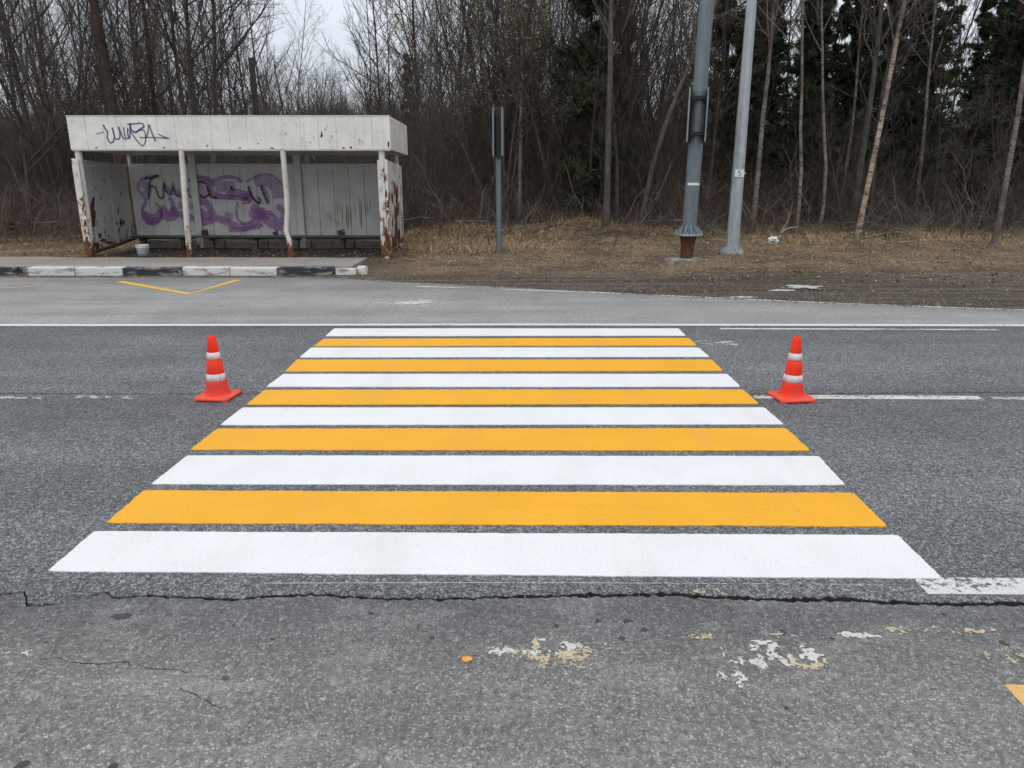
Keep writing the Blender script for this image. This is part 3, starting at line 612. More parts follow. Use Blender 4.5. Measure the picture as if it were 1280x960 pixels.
mb = MB(); mb.box(-8.48, -8.44, 15.05, 16.95, 1.80, 1.86); mb.build('top_rail', M['sh_wall'], sh)
mb = MB(); mb.tube([(-8.44, 15.1, .15), (-8.43, 16.0, .21), (-8.44, 16.9, .28)], [.03, .035, .025], 6); mb.build('bottom_rail', M['rust'], sh)
# bench
bench = MB(); bench.box(-8.30, -2.66, 16.36, 16.62, .335, .37, .008); bo = bench.build('bench_board', M['bench'], sh)
for x in (-8.1, -7.25, -6.6, -5.65, -4.75, -3.75, -2.9):
    mb = MB(); mb.box(x - .03, x + .03, 16.42, 16.85, .27, .33); mb.build('bench_bracket', M['darksteel'], bo)
    mb = MB(); mb.tube([(x, 16.6, 0), (x + .02, 16.6, .30)], .020, 8); mb.build('bench_leg', M['darksteel'], bo)
# junk rags on the bench
for px, py, s, n_ in ((254, 285, .10, 'left'), (343, 288, .07, 'middle'), (425, 287, .10, 'right')):
    c = V(px, py + 6, 16.6); mb = MB(); s *= .62; mb.box(c[0] - s, c[0] + s * .7, 16.62, 16.70, .375, .39 + s * 1.3, .022); mb.box(c[0] - s * .4, c[0] + s * 1.3, 16.60, 16.66, .38, .40 + s * .6, .012); mb.tube([(c[0] + s * .6, 16.66, .42 + s), (c[0] + s * 1.3, 16.62, .44 + s), (c[0] + s * 1.6, 16.62, .37)], .012, 6)
    mb.build('seat_bracket', M['rust'], bo)
# graffiti on the fascia
def zoom5(u, v): return (100 + u / 9.143, 140 + v / 9.143)
def fasc(u, v, y=14.978):
    p = V(*zoom5(u, v), y); return (p[0], p[2])
tagr = [([(185, 250), (230, 240), (275, 230)], 10), ([(262, 145), (290, 195), (312, 230), (312, 300), (345, 350), (380, 335), (390, 270), (368, 180)], 18), ([(368, 175), (385, 250), (400, 300), (430, 310), (455, 290), (450, 220), (435, 165)], 16), ([(435, 165), (460, 220), (490, 290), (520, 310)], 18), ([(495, 170), (505, 240), (530, 300), (560, 300)], 15),
        ([(545, 180), (545, 250), (565, 300), (572, 220), (570, 130)], 16), ([(570, 130), (585, 200), (630, 230), (690, 195), (735, 165)], 22), ([(540, 140), (600, 135), (700, 130), (735, 160)], 16), ([(560, 200), (610, 270), (660, 340), (720, 385), (750, 320), (745, 250), (735, 215), (690, 205), (640, 225)], 13),
        ([(750, 300), (775, 230), (785, 140)], 14), ([(785, 140), (805, 190), (825, 250), (865, 335)], 18), ([(680, 292), (760, 290), (880, 292), (1020, 302)], 12), ([(895, 250), (940, 275), (1020, 303)], 13)]
gt = None; mb = MB()
for i, (s, wv) in enumerate(tagr):
    pts = smooth_curve([fasc(*p) for p in s], 6); yy = 14.980 - i * .0004; mb.ribbon(pts, wv * .00176 * .85, lambda a, b, yy=yy: (a, yy, b))
mb.build('graffiti_tag', M['g_blue'], sh)
# graffiti on the back wall
def wallp(u, v): p = V(160 + u / 5.818, 200 + v / 5.818, 16.872); return (p[0], p[2])
def strokes(name, lst, mat, y0):
    mb = MB()
    for i, (s, wv) in enumerate(lst):
        pts = smooth_curve([wallp(*p) for p in s], 6); yy = y0 - i * .0004; n = len(pts); r = random.Random(i)
        mb.ribbon(pts, [wv * .0031 * (.85 + .3 * r.random()) * (1 if 0 < k < n - 1 else .6) for k in range(n)], lambda a, b, yy=yy: (a, yy, b))
    return mb.build(name, M[mat], sh)
pur = [([(230, 120), (160, 120), (90, 150), (75, 210), (110, 260), (130, 300), (105, 360), (120, 430), (175, 465), (230, 440), (240, 400), (235, 350), (200, 310)], 22),
       ([(110, 390), (160, 420), (225, 410), (240, 380), (290, 420), (340, 400), (330, 340)], 55), ([(130, 440), (175, 450), (225, 430)], 45), ([(250, 330), (300, 390), (330, 330), (300, 270)], 30),
       ([(340, 390), (400, 400), (470, 420), (560, 450), (620, 420), (600, 360), (560, 300), (520, 310)], 48), ([(480, 360), (560, 400), (610, 400)], 60), ([(440, 160), (480, 125), (560, 130), (620, 150), (700, 125), (780, 130), (830, 160)], 26),
       ([(480, 140), (540, 150), (590, 160)], 40), ([(620, 160), (600, 220), (660, 260), (740, 270), (840, 270), (900, 230)], 40), ([(720, 260), (800, 240), (880, 280), (830, 300)], 60), ([(860, 160), (940, 115), (1010, 105), (1080, 130), (1130, 190)], 14),
       ([(640, 420), (700, 440), (760, 470), (850, 490), (930, 450), (960, 380), (900, 330)], 50), ([(800, 300), (790, 360), (800, 430), (850, 460), (910, 430), (925, 370)], 18), ([(730, 500), (800, 505), (900, 490), (980, 470)], 36),
       ([(960, 350), (1000, 430), (1060, 470), (1130, 490)], 60), ([(1080, 330), (1130, 380), (1135, 470)], 40), ([(970, 190), (1000, 240), (1020, 320)], 34), ([(880, 190), (900, 260), (960, 320)], 20), ([(1020, 370), (1080, 430), (1120, 440)], 34)]
strokes('graffiti_mural', pur, 'g_purple', 16.866)
vio = [([(100, 170), (150, 200), (130, 260)], 50), ([(450, 180), (520, 200), (560, 280)], 60), ([(640, 200), (700, 190), (780, 190)], 70), ([(920, 160), (1000, 150), (1080, 200), (1100, 280)], 80), ([(700, 400), (760, 420)], 60), ([(880, 380), (950, 400), (1040, 400)], 60), ([(250, 200), (330, 230), (400, 260)], 50), ([(360, 330), (430, 330), (500, 340)], 50)]
strokes('graffiti_haze', vio, 'g_violet', 16.874)
blk = [([(150, 285), (158, 210), (165, 150), (215, 110)], 16), ([(120, 135), (170, 130), (225, 110)], 16), ([(165, 190), (200, 200), (225, 265), (255, 270), (265, 160)], 14), ([(262, 160), (280, 220), (310, 255), (330, 180), (325, 160)], 12), ([(335, 190), (350, 250), (390, 260), (410, 230)], 12),
       ([(440, 200), (440, 250), (490, 280), (500, 200), (500, 165), (540, 160), (575, 190), (590, 250), (545, 270), (530, 250)], 14), ([(575, 190), (600, 260), (655, 280)], 16), ([(745, 190), (770, 220)], 22), ([(875, 190), (900, 260), (940, 310), (965, 300), (945, 265)], 16), ([(965, 180), (990, 250), (1020, 310)], 16)]
strokes('graffiti_script', blk, 'g_black', 16.858)
# rust runs on the back wall, right bay
mb = MB(); rr = random.Random(3)
def run(px, y0, y1, w_):
    a = V(px, y0, 16.872); b = V(px + 1.2, y1, 16.872); n = 6; pts = [(a[0] + (b[0] - a[0]) * k / n + rr.uniform(-.004, .004), a[2] + (b[2] - a[2]) * k / n) for k in range(n + 1)]
    yy = 16.874 - len(mb.f) * .00002; mb.ribbon(pts, [w_ * math.sin(PI * (k + .6) / (n + 1.2)) for k in range(n + 1)], lambda p, q: (p, yy, q))
for px, y0, y1, w_ in [(421, 248, 272, .02), (424, 250, 268, .015), (427, 255, 280, .02), (433, 256, 287, .035), (435, 254, 289, .02), (438, 258, 286, .03), (443, 255, 272, .015), (449, 246, 284, .02), (451, 250, 288, .028), (456, 245, 272, .018), (459, 252, 271, .015), (462, 250, 265, .012), (372, 262, 290, .02), (376, 258, 284, .016), (403, 252, 266, .01), (412, 260, 282, .01), (383, 255, 270, .01)]: run(px, y0, y1, w_)
mb.build('rust_stain', M['stain'], sh)

def chip_poly(mb, f3, cx, cy, wx, wy, seed):
    r = random.Random(seed); n = 11; mb.add([f3(cx + wx * .5 * math.cos(2 * PI * k / n) * r.uniform(.35, 1.25), cy + wy * .5 * math.sin(2 * PI * k / n) * r.uniform(.5, 1.2)) for k in range(n)], [list(range(n))])
mb = MB()
for i, (a, b_, wx, wy) in enumerate([(402, 169, 3, 9), (414.6, 170.5, 1.6, 4), (259, 182, 2, 4), (322.6, 179.6, 1.8, 2.4), (429.5, 184.8, 6, 2), (438.5, 184.3, 4, 2.6), (406.5, 162, 3, 1.4), (409, 158, 1.2, 2), (376.7, 173, 1.8, 1.6), (387.6, 178, 1.6, 2.2), (485.6, 181, 2.5, 11), (357, 167, 2, 2.6), (392, 171, 1.2, 1.6), (420, 165, 1.6, 1.4), (449, 175, 1.2, 2), (205, 184.5, 3, 2), (300, 185, 5, 1.6), (340, 185.2, 6, 1.6), (466, 178, 1.3, 1.8), (232, 170, 1.2, 1.6), (120, 184.5, 4, 2)]):
    chip_poly(mb, lambda x, y, i=i: V(x, y, 14.9815 - i * .0001), a, b_, wx, wy, i)
mb.build('paint_chip', M['rust'], sh)['kind'] = 'stuff'
def VX(px, py, X):
    d = ray(px, py); t = X / d[0]; return (X, d[1] * t, H + d[2] * t)
mb = MB()
for i, (a, b_, wx, wy) in enumerate([(116.5, 256, 4, 22), (117.5, 272, 7, 30), (114, 262, 3, 26), (125, 294, 5, 9), (129, 300, 9, 5), (148, 264, 2.4, 9), (151, 278, 4, 14), (155, 279, 3, 8), (146, 279, 2.4, 5), (130, 226, 2, 3), (126, 247, 1.6, 9), (136, 303, 14, 4), (151, 242, 1.4, 6), (120, 306, 10, 6), (149, 287, 3, 3)]):
    chip_poly(mb, lambda x, y, i=i: VX(x, y, -8.470 + i * .0003), a, b_, wx, wy, 50 + i)
mb.build('rust_patch', M['rust'], sh)['kind'] = 'stuff'
mb = MB()
for i, (a, b_, wx, wy) in enumerate([(493.5, 235, 2.6, 22), (496.5, 242, 2.6, 30), (491, 247, 2, 14), (495, 270, 3.6, 26), (495.5, 290, 5, 34), (493.5, 303, 5, 18), (498.5, 262, 2, 20), (499.5, 292, 2.4, 20), (490.5, 229, 1.4, 6), (502, 301, 2, 6), (497, 252, 1.6, 30)]):
    chip_poly(mb, lambda x, y, i=i: VX(x, y, -2.470 + i * .0003), a, b_, wx, wy, 90 + i)
mb.build('rust_patch', M['rust'], sh)['kind'] = 'stuff'
mb = MB()
for i, (a, b_, wx, wy) in enumerate([(482.5, 242, 3, 12), (484.5, 265, 3.5, 8), (486, 248, 2, 16), (483, 290, 4, 12), (485.5, 305, 3, 20), (486, 280, 2, 24), (103.5, 262, 2.4, 9), (106, 278, 2.6, 12), (101.5, 249, 1.8, 5), (109, 300, 4, 12), (111, 306, 6, 10)]):
    chip_poly(mb, lambda x, y, i=i: V(x, y, 14.982 - i * .0003), a, b_, wx, wy, 130 + i)
mb.build('rust_patch', M['rust'], sh)['kind'] = 'stuff'
for nm in ('graffiti_tag', 'graffiti_mural', 'graffiti_haze', 'graffiti_script', 'rust_stain'): bpy.data.objects[nm]['kind'] = 'stuff'
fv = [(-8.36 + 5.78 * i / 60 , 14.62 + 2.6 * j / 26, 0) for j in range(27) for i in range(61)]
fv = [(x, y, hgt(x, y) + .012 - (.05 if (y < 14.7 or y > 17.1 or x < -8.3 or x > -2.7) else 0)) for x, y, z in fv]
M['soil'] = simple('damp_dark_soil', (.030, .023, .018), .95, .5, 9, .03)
tag(link_mesh('soil_floor', np_mesh('soil_floor', fv, [[j * 61 + i, j * 61 + i + 1, (j + 1) * 61 + i + 1, (j + 1) * 61 + i] for j in range(26) for i in range(60)], M['soil'], True)), kind='structure')
# bucket
c = G(179.5, 319.5, .125); bk = empty('bucket', c, 'small dirty white plastic bucket on the pavement edge in front of the shelter', 'bucket')
mb = MB(); mb.lathe(c, [(0, .004), (.098, 0), (.118, .19), (.122, .2), (.122, .21), (.112, .21), (.092, .02), (0, .02)], 24); bd = mb.build('pail', M['bucket'], bk)
mb = MB(); mb.lathe(c, [(.118, .155), (.126, .155), (.127, .165), (.118, .165)], 24); mb.build('rim', M['bucket'], bk)
mb = MB(); mb.tube([(c[0] - .121, c[1], c[2] + .18), (c[0] - .1, c[1] - .09, c[2] + .12), (c[0], c[1] - .14, c[2] + .09), (c[0] + .1, c[1] - .09, c[2] + .12), (c[0] + .121, c[1], c[2] + .18)], .0025, 6); mb.build('handle', M['darksteel'], bk)
mb = MB(); mb.lathe(c, [(.1075, .05), (.1155, .12)], 24); 
mb.f = [f for i, f in enumerate(mb.f) if 15 <= i <= 20]; mb.sm = mb.sm[:len(mb.f)]; mb.build('paper_label', M['galv_light'], bk)

# ------------------------------------------------------------------ traffic cones
def make_cone():
    r = empty('traffic_cone', (0, 0, 0))
    mb = MB(); s = .141; c_ = .030
    def ring(s, c, z, n=5):
        out = []
        for q, (sx, sy) in enumerate(((1, 1), (-1, 1), (-1, -1), (1, -1))):
            for k in range(n):
                a = q * PI / 2 + k / (n - 1) * PI / 2; out.append((sx * (s - c) + c * math.cos(a), sy * (s - c) + c * math.sin(a), z))
        return out
    R = [ring(s - .004, c_, .004), ring(s, c_, .010), ring(s, c_, .020), ring(s - .006, c_, .027), ring(.10, .09, .034)]
    n = 20; vs = [p for q in R for p in q]; fs = [[i * n + k, i * n + (k + 1) % n, (i + 1) * n + (k + 1) % n, (i + 1) * n + k] for i in range(4) for k in range(n)]; fs += [list(range(n))[::-1], [4 * n + k for k in range(n)]]
    mb.add(vs, fs, True); mb.build('base_plate', M['cone_foot'], r)
    for sx in (-1, 1):
        for sy in (-1, 1):
            mb = MB(); mb.box(sx * .12 - .018, sx * .12 + .018, sy * .12 - .018, sy * .12 + .018, 0, .006); mb.build('foot', M['cone_foot'], r)
    def rad(z): return .090 + (.030 - .090) * (z - .03) / .46
    mb = MB(); mb.lathe((0, 0, 0), [(.112, .030), (.099, .036), (.091, .05)] + [(rad(z), z) for z in (.08, .12, .143)] + [(rad(.2) - .002, .145), (rad(.2) - .001, .199), (rad(.202), .202), (rad(.25), .25), (rad(.318), .318), (rad(.34) - .002, .32), (rad(.369) - .002, .369), (rad(.372), .372), (rad(.43), .43), (rad(.478), .478), (.027, .492), (.018, .499), (.017, .496), (.020, .47)], 36)
    mb.build('cone_body', M['cone'], r)
    for a, b in ((.144, .200), (.319, .370)):
        mb = MB(); mb.lathe((0, 0, 0), [(rad(a) - .003, a), (rad(a) + .0012, a + .001), (rad(b) + .0012, b - .001), (rad(b) - .003, b)], 36); mb.build('reflective_band', M['cone_band'], r)
    return r
c1 = make_cone(); c1.location = (-2.362, 5.70, 0); c1.rotation_euler = (0, 0, math.radians(-6)); tag(c1, 'orange red traffic cone with two white bands left of the crossing', 'traffic cone', 'traffic cones beside the crossing')
def copy_tree(o, parent=None):
    c = o.copy(); C.objects.link(c); c.parent = parent
    for ch in o.children: copy_tree(ch, c)
    return c
bpy.context.view_layer.update()
c2 = copy_tree(c1); c2.location = (2.170, 5.69, 0); c2.rotation_euler = (0, 0, math.radians(7)); tag(c2, 'orange red traffic cone with two white bands right of the crossing, on the centre line')

# ------------------------------------------------------------------ poles
def boltring(c, r, n, parent, mat, sz=.018):
    for k in range(n):
        a = 2 * PI * k / n + .2; mb = MB(); x, y = c[0] + r * math.cos(a), c[1] + r * math.sin(a)
        mb.tube([(x, y, c[2]), (x, y, c[2] + .05)], sz, 6, smooth=False); mb.build('bolt', mat, parent)
pb = G(858, 327, .03); px_, py_ = pb[0], pb[1]
pole = empty('sign_mast', (px_, py_, 0), 'thick grey steel mast bolted on a rusty stub over a concrete block', 'pole')
mb = MB(); mb.tube([(px_ - .02, py_, -.1), (px_, py_, .35), (px_ + .01, py_, .53)], [.115, .125, .165], 20); mb.build('rusty_stub', M['rust'], pole)
mb = MB(); mb.lathe((px_ + .01, py_, .53), [(0, 0), (.27, 0), (.275, .012), (.27, .04), (0, .04)], 28, False); fl = mb.build('flange', M['galv'], pole)
for k in range(12):
    a = 2 * PI * k / 12; mb = MB(); ca, sa = math.cos(a), math.sin(a); cx, cy = px_ + .01, py_
    n_ = (-sa * .006, ca * .006); z = .57
    q = [(.135, z), (.25, z), (.25, z + .02), (.145, z + .15)]; vs = [(cx + ca * r - n_[0], cy + sa * r - n_[1], h) for r, h in q] + [(cx + ca * r + n_[0], cy + sa * r + n_[1], h) for r, h in q]
    mb.add(vs, [[0, 1, 2, 3], [7, 6, 5, 4], [0, 4, 5, 1], [1, 5, 6, 2], [2, 6, 7, 3], [3, 7, 4, 0]]); mb.build('gusset', M['galv'], fl)
boltring((px_ + .01, py_, .57), .245, 12, fl, M['galv'])
lean = .016
mb = MB(); mb.tube([(px_ + .01, py_, .57), (px_ + .01 + lean * 3.2, py_, 3.8), (px_ + .01 + lean * 7.5, py_, 8)], [.138, .130, .118], 28); sft = mb.build('shaft', M['galv_dark'], pole)
c = V(860, 230, py_); zc_ = c[2]; cx = px_ + .01 + lean * (zc_ - .57)
mb = MB(); mb.lathe((cx - .003, py_, zc_ - .022), [(.1385, 0), (.1392, 0), (.1392, .045), (.1385, .045)], 28); mb.f = [f for i, f in enumerate(mb.f) if i >= 28 and i < 56 and (i % 28) in range(17, 25)]; mb.sm = [True] * len(mb.f); mb.build('sticker', M['sticker'], pole)
ang = math.atan2(px_, py_)
for sgn in (-1, 1):      # square sign plates seen edge-on, one each side
    zlo, zhi = V(860, 178, py_)[2], V(860, 112, py_)[2]; off = .165 * sgn; cx = px_ + lean * 2.2; th = ang + .015 * sgn
    dx, dy = math.sin(th), math.cos(th); nx_, ny_ = math.cos(ang), -math.sin(ang)
    ctr = (cx + nx_ * off, py_ + ny_ * off); mb = MB(); w2 = .45; tt = .012
    vs = [(ctr[0] + dx * u + nx_ * v, ctr[1] + dy * u + ny_ * v, z) for z in (zlo, zhi) for u, v in ((-w2, -tt), (w2, -tt), (w2, tt), (-w2, tt))]
    mb.add(vs, [[3, 2, 1, 0], [4, 5, 6, 7], [0, 1, 5, 4], [1, 2, 6, 5], [2, 3, 7, 6], [3, 0, 4, 7]]); pl = mb.build('sign_plate', M['plate_back'], pole)
    for zz_ in (zlo + .15, zhi - .15):
        mb = MB(); mb.box(min(ctr[0], cx), max(ctr[0], cx), py_ - .19, py_ - .10, zz_ - .03, zz_ + .03); mb.build('clamp', M['darksteel'], pole)
mb = MB(); c = G(852, 333, 0)
def rough_block(name, cx, cy, wx, wy, h, z, mat, parent=None, seed=0, n=5):
    r = random.Random(seed); P = []
    m = 9; poly = [(cx + wx / 2 * math.copysign(abs(math.cos(a)) ** .6, math.cos(a)) * r.uniform(.85, 1.08), cy + wy / 2 * math.copysign(abs(math.sin(a)) ** .6, math.sin(a)) * r.uniform(.85, 1.08)) for a in [2 * PI * k / 14 for k in range(14)]]
    mb = MB(); vs = [(x, y, z) for x, y in poly] + [(x + r.uniform(-.02, .02), y, z + h * r.uniform(.75, 1)) for x, y in poly] + [(cx + (x - cx) * .8, cy + (y - cy) * .8, z + h * r.uniform(.95, 1.1)) for x, y in poly]
    k = 14; fs = [[i, (i + 1) % k, k + (i + 1) % k, k + i] for i in range(k)] + [[k + i, k + (i + 1) % k, 2 * k + (i + 1) % k, 2 * k + i] for i in range(k)] + [[2 * k + i for i in range(k)]]
    mb.add(vs, fs); return mb.build(name, mat, parent)
o = rough_block('concrete_footing', px_ - .06, py_ - .08, .66, .55, .13, -.03, simple('mossy_concrete', (.24, .25, .21), .95, .45, 12, .02), pole, 3)
for i, (a, b) in enumerate(((838, 332), (848, 322), (870, 326), (835, 327))):
    p = G(a, b, .08); tag(rough_block('stone', p[0], p[1], .12, .1, .09, .05, M['conc'], None, i + 10), 'pale broken stone lying on the mast footing', 'stone', 'stones on the mast footing')

lb = G(914.5, 321, .05); lx, ly = lb[0], lb[1]; LZ = H2(lx, ly) + .01
lamp = empty('lamp_post', (lx, ly, 0), 'slim tapered galvanised lamp post carrying a small white number 5 plate', 'lamp post')
mb = MB(); mb.lathe((lx, ly, LZ), [(0, -.05), (.225, -.05), (.225, .038), (0, .038)], 26, False); fl = mb.build('flange', M['galv_light'], lamp)
for k in range(8):
    a = 2 * PI * k / 8 + .2; ca, sa = math.cos(a), math.sin(a); mb = MB(); q = [(.10, LZ + .038), (.19, LZ + .038), (.19, LZ + .05), (.122, LZ + .14)]
    vs = [(lx + ca * r + sa * .006, ly + sa * r - ca * .006, h) for r, h in q] + [(lx + ca * r - sa * .006, ly + sa * r + ca * .006, h) for r, h in q]
    mb.add(vs, [[0, 1, 2, 3], [7, 6, 5, 4], [0, 4, 5, 1], [1, 5, 6, 2], [2, 6, 7, 3], [3, 7, 4, 0]]); mb.build('gusset', M['galv_light'], fl)
boltring((lx, ly, LZ + .038), .19, 8, fl, M['galv_light'], .014)
mb = MB(); mb.tube([(lx, ly, .068), (lx - .01, ly, 9.0)], [.128, .062], 8, smooth=False, rot=PI / 8); mb.build('shaft', M['galv_light'], lamp)
mb = MB(); mb.tube([(lx - .01, ly, 8.95), (lx - .01, ly - .3, 9.4), (lx - .01, ly - 1.4, 9.6)], [.04, .035, .03], 10); arm = mb.build('arm', M['galv_light'], lamp)
mb = MB(); mb.box(lx - .14, lx + .12, ly - 2.0, ly - 1.35, 9.56, 9.66, .03); mb.build('lamp_head', M['galv_dark'], lamp)
cp = V(924.5, 216.5, ly - .13); zc_ = cp[2]; w2 = .088
pl = MB(); pl.box(cp[0] - w2, cp[0] + w2, ly - .128, ly - .116, zc_ - .072, zc_ + .072); po = pl.build('number_plate', M['sticker'], lamp)
five = [(.020, .045), (-.018, .045), (-.022, .005), (.0, .012), (.018, .006), (.025, -.016), (.016, -.038), (-.004, -.046), (-.024, -.038)]
mb = MB()
for i, s in enumerate(([five[0], five[1]], [five[1], five[2]], smooth_curve(five[2:], 5))): mb.ribbon([(cp[0] + a, zc_ + b) for a, b in s], .012, lambda a, b, i=i: (a, ly - .1295 - i * .0004, b))
mb.build('digit', M['black'], po)
mb = MB(); mb.box(lx - .122, lx + .122, ly - .114, ly - .108, zc_ - .02, zc_ + .02); mb.build('band', M['galv'], lamp)

sp = G(624, 316, .06); sx, sy = sp[0], sp[1]; ps = empty('sign_post', (sx, sy, .03), 'slim grey steel post carrying two sign plates seen edge-on, right of the shelter', 'sign post')
sh_top = V(624, 137, sy)[2]
mb = MB(); mb.tube([(sx, sy, -.05), (sx - .012, sy, sh_top)], .058, 16); mb.build('post', M['galv_dark'], ps)
zl, zh = V(624, 196, sy)[2], V(624, 135, sy)[2]
for sgn, thd in ((-1, 4.5), (1, 2.0)):
    th = math.radians(thd) * (1 if sgn > 0 else 1); off = sgn * .082; w2 = .30; tt = .012
    vs = [(sx + off + math.sin(th) * u + v, sy + math.cos(th) * u, z) for z in (zl + (.02 if sgn > 0 else 0), zh) for u, v in ((-w2, -tt), (w2, -tt), (w2, tt), (-w2, tt))]
    mb = MB(); mb.add(vs, [[3, 2, 1, 0], [4, 5, 6, 7], [0, 1, 5, 4], [1, 2, 6, 5], [2, 3, 7, 6], [3, 0, 4, 7]]); mb.build('sign_plate', M['plate_back'], ps)
for z in (zl + .12, zh - .12):
    mb = MB(); mb.box(sx - .085, sx + .085, sy - .10, sy - .05, z - .025, z + .025); mb.build('clamp', M['darksteel'], ps)
mb = MB(); mb.box(sx - .05, sx + .05, sy - .098, sy - .06, zl - .03, zh + .02); mb.build('channel', M['darksteel'], ps)

# ------------------------------------------------------------------ trees
def unit(a): return a / (np.linalg.norm(a, axis=-1, keepdims=True) + 1e-9)
def tubes(P, R, sides=3):
    """P (n,k,3) R (n,k) -> verts, quads"""
    n, k, _ = P.shape; T = np.empty_like(P); T[:, 1:-1] = P[:, 2:] - P[:, :-2]; T[:, 0] = P[:, 1] - P[:, 0]; T[:, -1] = P[:, -1] - P[:, -2]; T = unit(T)
    ref = np.where(np.abs(T[..., 2:3]) < .8, np.array([0, 0, 1.]), np.array([1., 0, 0])); A = unit(np.cross(T, ref)); B = np.cross(T, A)
    an = np.arange(sides) * 2 * PI / sides; V_ = P[:, :, None] + R[:, :, None, None] * (A[:, :, None] * np.cos(an)[None, None, :, None] + B[:, :, None] * np.sin(an)[None, None, :, None])
    idx = np.arange(n * k * sides).reshape(n, k, sides); a = idx[:, :-1]; b = idx[:, 1:]
    F_ = np.stack([a, np.roll(a, -1, 2), np.roll(b, -1, 2), b], -1).reshape(-1, 4); return V_.reshape(-1, 3), F_
def join(parts):
    vs, fs, o = [], [], 0
    for v, f in parts: vs.append(v); fs.append(f + o); o += len(v)
    return np.concatenate(vs), np.concatenate(fs)
def spawn(P, R, m, t0, t1, ang, length, k, up, wob, rfac=.55, rmin=.0025, g=rng):
    """m children on each parent polyline; length(t, parent length) -> metres"""
    n, kk, _ = P.shape; t = (np.arange(m)[None] + g.random((n, m))) / m; t = t0 + (t1 - t0) * t; s = t * (kk - 1); i = np.minimum(s.astype(int), kk - 2); fr = (s - i)[..., None]
    ar = np.arange(n)[:, None]; p0 = P[ar, i] * (1 - fr) + P[ar, i + 1] * fr; T = unit(P[ar, i + 1] - P[ar, i]); r0 = R[ar, i] * (1 - fr[..., 0]) + R[ar, i + 1] * fr[..., 0]
    rv = unit(g.normal(size=T.shape)); side = unit(np.cross(T, rv)); a = np.radians(ang + g.normal(size=(n, m, 1)) * ang * .22); D = unit(T * np.cos(a) + side * np.sin(a))
    PL = np.linalg.norm(P[:, -1] - P[:, 0], axis=-1)[:, None]; L = length(t, PL) * (.7 + .6 * g.random((n, m))); q = p0.reshape(-1, 3); D = D.reshape(-1, 3); L = L.reshape(-1); out_ = [q]; seg = (L / (k - 1))[:, None]
    for j in range(k - 1):
        D = unit(D + np.array([0, 0, up]) / (k - 1) + g.normal(size=D.shape) * wob); q = q + D * seg; out_.append(q)
    Pn = np.stack(out_, 1); r = np.maximum(r0.reshape(-1) * rfac, rmin)[:, None]; Rn = np.maximum(r * np.linspace(1, .35, k)[None], rmin * .7); return Pn, Rn
def trunk_line(h, r, lean, wob, k=12, base=(0, 0), g=rng, az=None, curve=0.0):
    az = g.random() * 6.28 if az is None else az; D = np.array([math.cos(az) * lean, math.sin(az) * lean, 1.]); p = np.array([base[0], base[1], -.25]); out_ = [p]; st = h / (k - 1); bend = np.array([math.cos(az), math.sin(az), 0]) * curve
    for j in range(k - 1): D = unit(D + np.append(g.normal(size=2) * wob, 0) + bend / k); p = p + D * st; out_.append(p)
    R = r * (1 - np.linspace(0, 1, k) ** 1.1 * .88); R[0] *= 1.25; return np.array(out_)[None], R[None]
def bare_tree(seed, h, r, lean=.05, wob=.03, n1=26, n2=7, n3=6, t0=.3, a1=42, up=.35, kstem=1, spread=0, mat='bark', buds=False, l1=.34, straight=None, curve=0.0, rt=.0035):
    g = np.random.default_rng(seed); tr_, l1_ = [], []
    for s in range(kstem):
        az = 2 * PI * (s + g.random() * .6) / kstem
        hh = h * (1 if s == 0 else g.uniform(.65, 1.0)); tr_.append(trunk_line(hh, r * (1 if s == 0 else g.uniform(.5, .9)), (lean + spread * g.uniform(.4, 1)) if kstem > 1 else lean, wob, 12, (math.cos(az) * .12 * (kstem > 1), math.sin(az) * .12 * (kstem > 1)), g, az if kstem > 1 else straight, curve))
    P = np.concatenate([a for a, b in tr_]); R = np.concatenate([b for a, b in tr_])
    Pa, Ra = spawn(P, R, n1, t0, .985, a1, lambda t, L: L * l1 * (1.12 - t) ** .75, 7, up, .10, .5, .006, g)
    Pb, Rb = spawn(Pa, Ra, n2, .15, .98, 40, lambda t, L: np.maximum(L * .42 * (1.15 - t), .25), 5, up * .6, .13, .6, rt, g)
    Pc, Rc = spawn(Pb, Rb, n3, .1, 1.0, 38, lambda t, L: np.maximum(L * .45 * (1.2 - t), .16), 3, .15, .16, .7, rt * .8, g)
    tm = join([tubes(P, R, 9), tubes(Pa, Ra, 4)]); cp_ = [tubes(Pb, Rb, 3), tubes(Pc, Rc, 3)]
    mt = np_mesh('trunk', *tm, M[mat], True); mc = np_mesh('crown', *join(cp_), M['twig']); mbud = None
    if buds:
        q = Pc[:, -1]; q = np.concatenate([q, Pc[:, 1]]); d = g.normal(size=q.shape) * .012; e_ = g.normal(size=q.shape) * .012
        v = np.stack([q - d, q + e_, q + d, q - e_], 1).reshape(-1, 3); mbud = np_mesh('buds', v, np.arange(len(v)).reshape(-1, 4), M['bud'])
    return mt, mc, mbud
